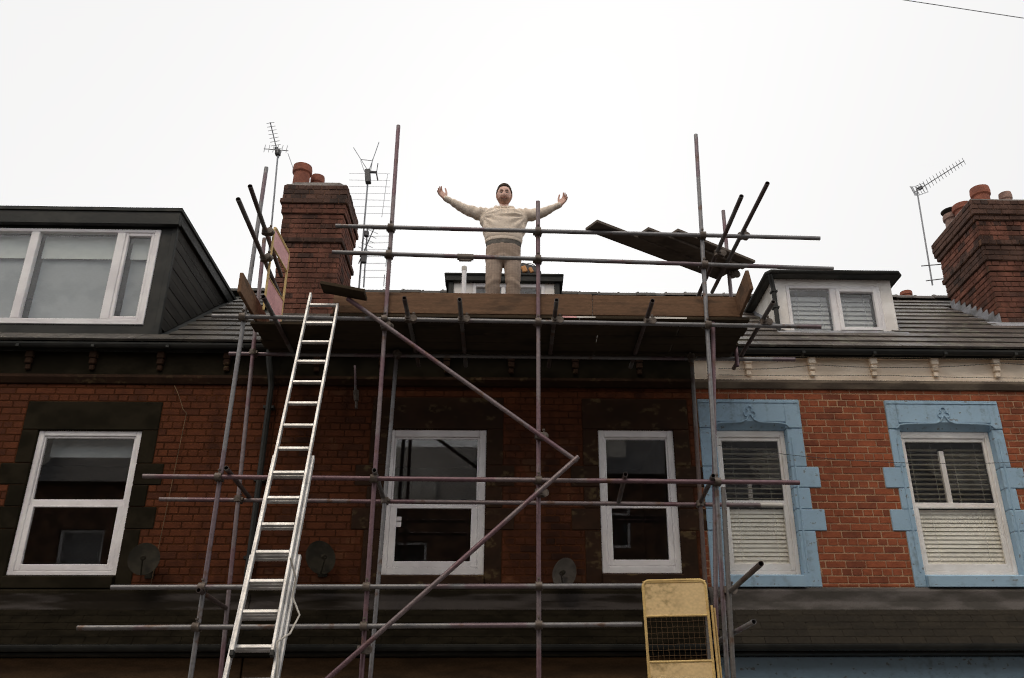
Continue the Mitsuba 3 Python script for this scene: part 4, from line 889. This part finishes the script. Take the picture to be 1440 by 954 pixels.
m = MB(); m.tube((-2.38, 2.15, 10.38), (-2.25, 2.1, 10.34), 0.02, 8); m.tube((-2.26, 2.1, 10.36), (-2.22, 2.1, 10.18), 0.012, 8); m.tube((-2.25, 2.1, 10.35), (-2.24, 2.1, 10.52), 0.007, 6); put(a, 'bracket_arm', m.mesh(), 'aerial_dark')
m = MB()
for i in range(7):
    z = 10.45 - i * 0.13; m.tube((-2.75 + 0.01 * i, 2.35, z + 0.03), (-2.06 + 0.01 * i, 2.3, z), 0.003, 5)
m.tube((-2.1, 2.3, 10.45), (-2.14, 2.3, 9.6), 0.004, 5); put(a, 'grid', m.mesh(), 'aerial_metal')
a2 = thing('tv_aerial', 'lower small grid television aerial in front of the sky right of the left chimney', 'aerial', 'television aerials')
mast(a2, (-2.30, 2.1, 8.2), (-2.32, 2.1, 9.25), 0.012)
yagi(a2, (-2.38, 2.1, 8.72), (0.35, -0.3, 0.8), 0.55, 7, 0.22, (0.3, -1, -0.3), False)
m = MB()
for i in range(8):
    z = 9.3 - i * 0.125; m.tube((-2.36, 2.2, z), (-1.98, 2.15, z - 0.02), 0.0035, 5)
m.tube((-1.98, 2.15, 8.95), (-1.99, 2.15, 8.6), 0.007, 5); m.tube((-2.0, 2.15, 8.45), (-2.0, 2.15, 8.25), 0.007, 5); put(a2, 'grid', m.mesh(), 'aerial_metal')
put(a2, 'clamp', MB().cbox(-2.38, -2.29, 2.05, 2.12, 8.62, 8.8, 0.01).cbox(-2.36, -2.29, 2.05, 2.12, 9.1, 9.2, 0.01).mesh(), 'aerial_dark')
a3 = thing('tv_aerial', 'television aerial pointing up to the right beside the right chimney', 'aerial', 'television aerials')
mast(a3, (6.945, 2.6, 8.62), (7.02, 2.6, 10.55)); yagi(a3, (7.03, 2.55, 10.47), (0.85, -0.15, 0.52), 0.98, 14, 0.17, (0.1, -1, -0.5))
put(a3, 'wall_bracket', MB().tube((6.82, 2.6, 8.98), (7.12, 2.52, 8.97), 0.009, 6).tube((6.85, 2.6, 8.70), (7.12, 2.52, 8.70), 0.009, 6).mesh(), 'aerial_metal')

# ------------------------------------------------------------------ pipe and bag by the middle dormer
k = thing('vent_pipe', 'short white pipe standing in front of the middle dormer left of the man', 'pipe')
put(k, 'pipe', MB().tube((-0.65, 0.55, 6.6), (-0.66, 0.55, 7.70), 0.032, 14).mesh(), 'white_upvc', smooth=40)
put(k, 'collar', MB().tube((-0.6596, 0.55, 7.66), (-0.66, 0.55, 7.72), 0.037, 14).mesh(), 'white_dirty', smooth=40)
k = thing('tool_bag', 'black tool bag with orange pockets on the middle dormer roof right of the man', 'bag')
hull = m3.Manifold.batch_hull([m3.Manifold.sphere(r_, 20).translate(p) for r_, p in ((0.035, (-0.11, -0.06, 0.035)), (0.035, (0.13, -0.06, 0.035)), (0.035, (-0.1, 0.06, 0.035)), (0.035, (0.13, 0.06, 0.035)), (0.05, (-0.06, 0, 0.13)), (0.045, (0.07, 0, 0.10)))]).scale([1.15, 1, 1.3]).translate([0.22, 0.80, 7.70])
put(k, 'body', hull, 'bag_black', smooth=50)
m = MB(); m.cbox(-0.035, 0.035, 0.68, 0.73, -0.05, 0.05, 0.01, M=mat4(V(0.17, 0, 7.78), unit((1, 0, 0.35)), V(0, 1, 0), unit((-0.35, 0, 1)))); m.cbox(-0.025, 0.025, 0.685, 0.73, -0.04, 0.045, 0.01, M=mat4(V(0.265, 0, 7.765), unit((1, 0, 0.5)), V(0, 1, 0), unit((-0.5, 0, 1)))); put(k, 'pocket', m.mesh(), 'bag_orange')
put(k, 'handle', MB().path([V(0.17 + 0.2 * t, 0.76, 7.885 + 0.05 * math.sin(math.pi * t) - 0.07 * t) for t in np.linspace(0, 1, 9)], 0.006, 6).mesh(), 'bag_black')

# ------------------------------------------------------------------ the man
man = thing('person', 'bearded man in beige sweatshirt and brown checked trousers with arms raised wide', 'person')
BX, BY, BZ = -0.105, -1.18, 6.045
def chain(spec):
    """hulls of consecutive spheres (p, r)"""
    out = []
    for (p, r), (q, s) in zip(spec, spec[1:]):
        out.append(m3.Manifold.batch_hull([m3.Manifold.sphere(r, 24).translate(list(p)), m3.Manifold.sphere(s, 24).translate(list(q))]))
    return out
def ell(c, rx, ry, rz): return m3.Manifold.sphere(1.0, 32).scale([rx, ry, rz]).translate(list(c))
def union(l): return m3.Manifold.batch_boolean(l, m3.OpType.Add)
def smooth_tm(man_, edge, it):
    m = man_.refine_to_length(edge).to_mesh(); t = trimesh.Trimesh(m.vert_properties[:, :3], m.tri_verts, process=True)
    t.update_faces(t.nondegenerate_faces()); t.remove_unreferenced_vertices()
    v0 = np.array(t.vertices); trimesh.smoothing.filter_taubin(t, 0.5, -0.52, it); v1 = np.array(t.vertices)
    bad = ~np.isfinite(v1).all(1) | (np.linalg.norm(v1 - v0, axis=1) > 0.06); v1[bad] = v0[bad]; t.vertices = v1
    return t
B = lambda x_, y_, z_: V(BX + x_, BY + y_, BZ + z_)
HS = 1.12
shoulder = {-1: B(-0.19, 0.02, 1.45), 1: B(0.19, 0.02, 1.45)}
elbow = {-1: B(-0.46, -0.06, 1.475), 1: B(0.45, -0.05, 1.445)}
wrist = {-1: B(-0.69, -0.16, 1.55), 1: B(0.66, -0.14, 1.495)}
hdir = {-1: unit((-0.68, -0.3, 0.66)), 1: unit((0.62, -0.3, 0.68))}
def hand(s):
    w_, d_ = wrist[s], hdir[s]; pn = unit(V(0.25 * s * -1, -0.9, 0.35)); pn = unit(pn - d_ * (pn @ d_)); th = np.cross(d_, pn); th = th if th[0] * s < 0 else -th
    Q = lambda a, b_, c_: w_ + d_ * a + th * b_ + pn * c_
    parts = [m3.Manifold.batch_hull([m3.Manifold.sphere(r, 14).translate(list(Q(*p))) for p, r in (((0.0, 0.016, 0), 0.02), ((0.0, -0.016, 0), 0.019), ((0.088, 0.032, 0), 0.0125), ((0.084, -0.034, 0), 0.011), ((0.05, 0.036, 0.004), 0.015), ((0.092, 0.0, 0), 0.0125))])]
    for i, (b0, L, sp) in enumerate(((0.031, 0.074, 0.22), (0.011, 0.082, 0.05), (-0.011, 0.076, -0.12), (-0.031, 0.060, -0.34))):
        p, pts = Q(0.082, b0, 0), []
        ang = 0.12 + 0.05 * i
        for j, f_ in enumerate((0, 0.46, 0.28, 0.26)):
            dd = unit(d_ * math.cos(ang) + pn * math.sin(ang) + th * sp)
            p = p + dd * L * f_; pts.append((p, (0.0098, 0.0092, 0.0086, 0.0074)[j])); ang += 0.24
        parts += chain(pts)
    tb = [(Q(0.022, 0.028, 0.006), 0.0145), (Q(0.048, 0.058, 0.016), 0.012), (Q(0.076, 0.078, 0.02), 0.0105), (Q(0.1, 0.088, 0.024), 0.0085)]
    parts += chain(tb)
    return smooth_tm(union(parts), 0.004, 8)
# skin body: torso, neck, arms, legs in one surface
hips = {-1: B(-0.095, 0.02, 0.90), 1: B(0.095, 0.02, 0.90)}
knee = {-1: B(-0.116, -0.03, 0.48), 1: B(0.118, -0.02, 0.48)}
ankle = {-1: B(-0.125, 0.03, 0.09), 1: B(0.13, 0.03, 0.09)}
bl = chain([(B(0, 0.02, 0.95), 0.105), (B(0, 0.01, 1.15), 0.105), (B(0, 0.015, 1.34), 0.115)]) + chain([(shoulder[-1], 0.06), (B(0, 0.02, 1.42), 0.10), (shoulder[1], 0.06)])
bl += chain([(B(0, 0.02, 1.42), 0.075), (B(0, 0.005, 1.56), 0.056), (B(0, -0.012, 1.66), 0.055)])
for s in (-1, 1):
    bl += chain([(shoulder[s], 0.06), (elbow[s], 0.042), (wrist[s], 0.027), (wrist[s] + hdir[s] * 0.02, 0.024)])
    bl += chain([(hips[s], 0.09), (knee[s], 0.058), (ankle[s], 0.042), (ankle[s] + V(0, -0.12, -0.05), 0.03)])
body = smooth_tm(union(bl), 0.02, 8)
# head: shaped from a sphere (x across, y towards the back, z up), chin raised a little, looking down at the street
ico = trimesh.creation.icosphere(5); hv = ico.vertices.copy()
def gauss(v, c, s): return np.exp(-(((v - np.array(c)) / np.array(s)) ** 2).sum(1))
hx, hy, hz = hv[:, 0], hv[:, 1], hv[:, 2]
P_ = np.column_stack([hx * 0.078, hy * 0.098, hz * 0.118])
low = np.clip(-hz, 0, 1); P_[:, 0] *= 1 - 0.28 * low ** 1.5; P_[:, 1] = np.where(P_[:, 1] < 0, P_[:, 1] * (1 - 0.10 * low), P_[:, 1] * (1 - 0.5 * low))
front = hy < 0
q = P_ / np.array([0.078, 0.098, 0.118])
for sx in (-1, 1):
    P_[:, 1] += 0.013 * gauss(q, (sx * 0.40, -0.9, 0.06), (0.22, 0.5, 0.12))          # eye sockets
    P_[:, 1] -= 0.006 * gauss(q, (sx * 0.42, -0.85, -0.22), (0.25, 0.5, 0.2))          # cheeks
    P_[:, 1] -= 0.005 * gauss(q, (sx * 0.36, -0.9, 0.22), (0.3, 0.5, 0.07))           # brow
    P_[:, 0] += sx * 0.012 * gauss(q, (sx * 1.0, 0.1, -0.08), (0.25, 0.14, 0.26))      # ears
P_[:, 1] -= 0.024 * gauss(q, (0, -1, -0.2), (0.13, 0.6, 0.13)) + 0.012 * gauss(q, (0, -1, 0.02), (0.09, 0.6, 0.2))   # nose
P_[:, 1] += 0.006 * gauss(q, (0, -0.95, -0.47), (0.28, 0.5, 0.045))                # mouth line
P_[:, 1] -= 0.006 * gauss(q, (0, -0.95, -0.54), (0.2, 0.5, 0.05)) + 0.010 * gauss(q, (0, -0.8, -0.82), (0.24, 0.5, 0.16))   # lip, chin
HC = B(0, -0.03, 1.685)
rx_ = math.radians(12)   # pitch the face down a little
HR = np.array([[1, 0, 0], [0, math.cos(rx_), -math.sin(rx_)], [0, math.sin(rx_), math.cos(rx_)]])
HW = lambda pts: HS * (np.asarray(pts) @ HR.T) + HC
head = trimesh.Trimesh(HW(P_), ico.faces, process=False)
def as_man(t): return m3.Manifold(m3.Mesh(np.asarray(t.vertices, np.float32), np.asarray(t.faces, np.uint32)))
skin = union([as_man(t) for t in (body, head, hand(-1), hand(1))])
put(man, 'body', skin, 'skin', smooth=45)
# hair cap and beard follow the head's own surface, set proud of it
def shell(mask, off, name, mat):
    nrm = np.array(trimesh.Trimesh(P_, ico.faces, process=False).vertex_normals); wgt = mask[:, None]
    keep = mask[ico.faces].max(1) > 0.02
    o = P_ + nrm * (off * wgt + 0.0 * wgt - 0.004 * (wgt < 0.02)) 
    rough = np.array([rng.uniform(-1, 1) for _ in range(len(P_))])[:, None]
    o = o + nrm * rough * off * 0.18 * wgt
    put(man, name, (HW(o), ico.faces[keep]), mat, smooth=True)
sm = lambda a, b_, t: np.clip((t - a) / (b_ - a), 0, 1)
hairline = np.where(q[:, 1] < 0, 0.66 + 0.05 * np.cos(q[:, 0] * 3) - 0.42 * sm(0.62, 0.95, np.abs(q[:, 0])), 0.66 - 1.05 * sm(-0.15, 0.45, q[:, 1]))
hair_m = sm(0, 0.08, q[:, 2] - hairline); hair_m = np.where((np.abs(q[:, 0]) > 0.7) & (q[:, 1] > -0.3) & (q[:, 1] < 0.2) & (q[:, 2] < 0.2), 0, hair_m)
shell(hair_m * (1 + 0.7 * sm(0.5, 0.95, q[:, 2])), 0.012, 'hair', 'hair_brown')
beard_m = sm(0, 0.08, -0.30 - 0.05 * np.abs(q[:, 0]) * 0 - q[:, 2]) * (q[:, 1] < 0.05)
beard_m = np.maximum(beard_m, sm(0, 0.05, 0.14 - np.abs(q[:, 1] + 0.22)) * (np.abs(q[:, 0]) > 0.72) * (q[:, 2] < 0.15) * (q[:, 2] > -0.6))
beard_m = beard_m * (1 - ((np.abs(q[:, 0]) < 0.26) & (q[:, 2] > -0.56) & (q[:, 2] < -0.41)))
beard_m = beard_m * (1 - sm(-0.32, -0.24, q[:, 2]) * (np.abs(q[:, 0]) < 0.6))
shell(beard_m, 0.006, 'beard', 'beard_brown')
for sx in (-1, 1):
    e = HW([[sx * 0.031, -0.0755, 0.006]])[0]; ic = trimesh.creation.icosphere(3, 0.0105 * HS)
    put(man, 'eye', (ic.vertices + e, ic.faces), 'eye_white', smooth=True)
    e2 = HW([[sx * 0.031, -0.0825, 0.004]])[0]; ic = trimesh.creation.icosphere(2, 0.0068 * HS); put(man, 'iris', (ic.vertices + e2, ic.faces), 'eye_dark', smooth=True)
    br = MB().path(HW([[sx * (0.014 + 0.036 * t), -0.0985 + 0.014 * t * t, 0.027 + 0.005 * math.sin(3 * t)] for t in np.linspace(0, 1, 6)]), np.array([0.004, 0.005, 0.0052, 0.005, 0.004, 0.002]), 6); put(man, 'eyebrow', br.mesh(), 'hair_brown', smooth=True)
put(man, 'mouth', MB().path(HW([[0.024 * t, -0.0985 + 0.012 * t * t, -0.054 + 0.006 * t * t] for t in np.linspace(-1, 1, 9)]), np.array([0.002, 0.0035, 0.004, 0.0045, 0.0045, 0.0045, 0.004, 0.0035, 0.002]), 6).mesh(), 'lip', smooth=True)
# clothes
def cloth(parts, edge, it, amp, freq, seed, extra=None):
    t = smooth_tm(union(parts), edge, it); v = np.array(t.vertices); nn = np.array(t.vertex_normals)
    d_ = (meshkit.fbm(v * freq + seed) - 0.5) * 2 * amp
    if extra is not None: d_ = d_ + extra(v)
    t.vertices = v + nn * d_[:, None]; return t
tor = [m3.Manifold.batch_hull([ell(B(0, 0.015, 1.065), 0.224, 0.134, 0.03), ell(B(0, 0.005, 1.13), 0.232, 0.142, 0.04), ell(B(0, 0.0, 1.27), 0.238, 0.138, 0.06), ell(B(-0.242, 0.0, 1.37), 0.045, 0.07, 0.045), ell(B(0.232, 0.0, 1.36), 0.045, 0.07, 0.045), ell(B(-0.12, 0.01, 1.42), 0.11, 0.12, 0.09), ell(B(0.12, 0.01, 1.42), 0.11, 0.12, 0.09)])]
for s in (-1, 1):
    tor += chain([(shoulder[s] + V(-0.05 * s, 0, -0.02), 0.098), (shoulder[s] + V(0.06 * s, 0, -0.01), 0.086), (elbow[s] + V(0, 0, -0.012), 0.062), (wrist[s] - unit(wrist[s] - elbow[s]) * 0.05, 0.042)])
def folds(v):
    x_, y_, z_ = v[:, 0] - BX, v[:, 1] - BY, v[:, 2] - BZ; f_ = y_ < 0.03
    ax = np.abs(x_)
    w_ = np.clip((0.26 - ax) / 0.1, 0, 1) * f_
    d_ = -0.010 * np.exp(-((z_ - (1.345 + 0.3 * x_ * x_ + 0.05 * x_)) / 0.014) ** 2) * w_ + 0.007 * np.exp(-((z_ - (1.375 + 0.3 * x_ * x_ + 0.05 * x_)) / 0.02) ** 2) * w_
    d_ += -0.006 * np.exp(-((z_ - (1.415 + 0.5 * (x_ - 0.05) ** 2)) / 0.012) ** 2) * np.clip((0.2 - ax) / 0.1, 0, 1) * f_
    d_ += 0.005 * np.sin(34 * (z_ + 0.45 * x_)) * np.exp(-((z_ - 1.18) / 0.09) ** 2) * np.clip((0.05 + x_) / 0.1, 0, 1)
    for s_ in (-1, 1):                                             # drag folds fanning from the armpits to the chest and the hem
        u_, v_ = s_ * x_ - 0.27, z_ - 1.385; an, rr = np.arctan2(-v_, -u_), np.hypot(u_, v_)
        d_ += 0.008 * np.sin(an * 13 + 2.0 * s_) * np.exp(-((rr - 0.15) / 0.09) ** 2) * (u_ < 0.02)
    t = ax - 0.22
    d_ += 0.007 * np.sin((t * 0.9 + z_ * 0.6) * 62) * np.exp(-((ax - 0.30) / 0.10) ** 2)
    d_ += 0.0025 * np.sin(ax * 95 + z_ * 30) * sm(0.40, 0.55, ax)
    return d_ + 0.004 * np.sin(z_ * 70 + x_ * 9) * np.exp(-((z_ - 1.05) / 0.05) ** 2)
hood = cloth(tor, 0.016, 22, 0.004, 8.0, 3.0, folds)
put(man, 'sweatshirt', (hood.vertices, hood.faces), 'fleece', smooth=True)
hem = [m3.Manifold.batch_hull([ell(B(0, 0.012, 1.045), 0.218, 0.132, 0.012), ell(B(0, 0.012, 1.08), 0.222, 0.135, 0.012)])]
t = smooth_tm(union(hem), 0.015, 4); put(man, 'hem_band', (t.vertices, t.faces), 'fleece', smooth=True)
for s in (-1, 1):
    a_ = unit(wrist[s] - elbow[s]); t = smooth_tm(union(chain([(wrist[s] - a_ * 0.045, 0.040), (wrist[s] + a_ * 0.0, 0.036)])), 0.01, 4); put(man, 'cuff', (t.vertices, t.faces), 'fleece', smooth=True)
# hood lying behind the neck, and its collar
ring = [B(0.098 * math.cos(a_), 0.02 + 0.095 * math.sin(a_) * (1.15 if math.sin(a_) > 0 else 0.85), 1.54 + 0.03 * math.sin(a_) - 0.03 * (math.sin(a_) < -0.5) * (-math.sin(a_) - 0.5)) for a_ in np.linspace(0, 2 * np.pi, 26)]
hd = [(p, 0.025 if p[1] < BY else 0.036) for p in ring]
t = cloth(chain(hd) + [m3.Manifold.batch_hull([ell(B(0, 0.14, 1.5), 0.11, 0.05, 0.05), ell(B(0, 0.15, 1.4), 0.08, 0.035, 0.04)])], 0.012, 8, 0.006, 22.0, 1.0); put(man, 'hood', (t.vertices, t.faces), 'fleece', smooth=True)
for s in (-1, 1): put(man, 'drawstring', MB().path([B(0.035 * s, -0.09, 1.515), B(0.04 * s, -0.135, 1.46), B(0.042 * s + 0.004, -0.155, 1.40), B(0.04 * s, -0.17, 1.34)], 0.004, 6).mesh(), 'fleece', smooth=True)
t = cloth([m3.Manifold.batch_hull([ell(B(0, 0.015, 0.985), 0.205, 0.128, 0.012), ell(B(0, 0.015, 1.06), 0.212, 0.13, 0.03)])], 0.012, 4, 0.008, 17.0, 5.0); put(man, 'shirt_hem', (t.vertices, t.faces), 'shirt_grey', smooth=True)
tr = [m3.Manifold.batch_hull([ell(B(0, 0.015, 1.0), 0.205, 0.128, 0.03), ell(B(0, 0.02, 0.80), 0.205, 0.128, 0.05)])]
for s in (-1, 1):
    tr += chain([(hips[s] + V(0.01 * s, 0, -0.08), 0.105), (B(0.11 * s, 0.0, 0.66), 0.097), (knee[s], 0.086), (B(0.122 * s, 0.02, 0.28), 0.082), (B(0.126 * s, 0.025, 0.12), 0.084)])
def tfold(v):
    z_ = v[:, 2] - BZ; x_ = np.abs(v[:, 0] - BX)
    return 0.006 * np.sin(z_ * 48 + x_ * 30) * (np.exp(-((z_ - 0.82) / 0.08) ** 2) + np.exp(-((z_ - 0.48) / 0.08) ** 2)) + 0.010 * np.sin(z_ * 75 + 3 * v[:, 1]) * np.exp(-((z_ - 0.17) / 0.1) ** 2)
t = cloth(tr, 0.016, 10, 0.007, 10.0, 8.0, tfold); put(man, 'trousers', (t.vertices, t.faces), 'trouser_check', smooth=True)
for s in (-1, 1):
    a_ = ankle[s]
    t = smooth_tm(union([m3.Manifold.batch_hull([ell(a_ + V(0, 0.03, -0.02), 0.042, 0.05, 0.05), ell(a_ + V(0.015 * s, -0.07, -0.045), 0.048, 0.05, 0.035), ell(a_ + V(0.02 * s, -0.15, -0.052), 0.045, 0.05, 0.028)])]), 0.012, 6)
    t.vertices[:, 2] = np.maximum(t.vertices[:, 2], BZ - 0.006); put(man, 'shoe', (t.vertices, t.faces), 'shoe_brown', smooth=True)

# ------------------------------------------------------------------ the terrace across the street, behind the camera (seen mirrored in the panes)
op = thing('terraced_house', 'brick terrace with slate roof across the street, seen only mirrored in the windows', 'house')
hs = [(-22 + i * 2.6 + 0.6, -22 + i * 2.6 + 1.7, zz, zz + 1.7) for i in range(17) for zz in (0.9, 3.8)]
m = MB(); wall_panel(m, -22, 22.2, 0, 6.7, hs, -13.1, -12.8); put(op, 'wall', m.mesh(), 'mortar_stack')
pm, fm = MB(), MB()
for i, h_ in enumerate(hs):
    f = MB(); rect_frame(f, *h_, 0.07, 0.07, 0.07, 0.07, -12.98, -12.9); f.box(h_[0] + 0.07, h_[1] - 0.07, -12.97, -12.92, h_[2] + 0.82, h_[2] + 0.88)
    k = put(op, 'window', f.mesh(), 'white_upvc'); v, ff = pane_mesh(h_[0] + 0.06, h_[1] - 0.06, -12.94, h_[2] + 0.06, h_[3] - 0.06); put(op, 'pane', (v, ff), 'glass')
put(op, 'room', MB().box(-21.8, 22, -16, -13.3, 0.02, 6.6).mesh(), 'wire_dark')
put(op, 'roof', MB().prism([(-12.5, 6.7), (-16.4, 9.8), (-20.3, 6.7)], (-22.1, 22.3), 'x').mesh(), 'slate_far')
for i in range(9):
    xa = -20.5 + i * 5.1
    c = MB(); c.box(xa, xa + 0.9, -16.3, -15.2, 8.4, 10.9); c.box(xa - 0.06, xa + 0.96, -16.36, -15.14, 10.6, 10.75); k = put(op, 'chimney', c.mesh(), 'brick_stack_dark')
    for j in range(2): pot(op, xa + 0.25 + 0.4 * j, -15.7, 10.9, 0.45, 0.13, 'terracotta')
    dm = MB(); dm.box(xa + 1.8, xa + 3.2, -14.6, -13.2, 7.2, 8.3); put(op, 'dormer', dm.mesh(), 'white_dirty')
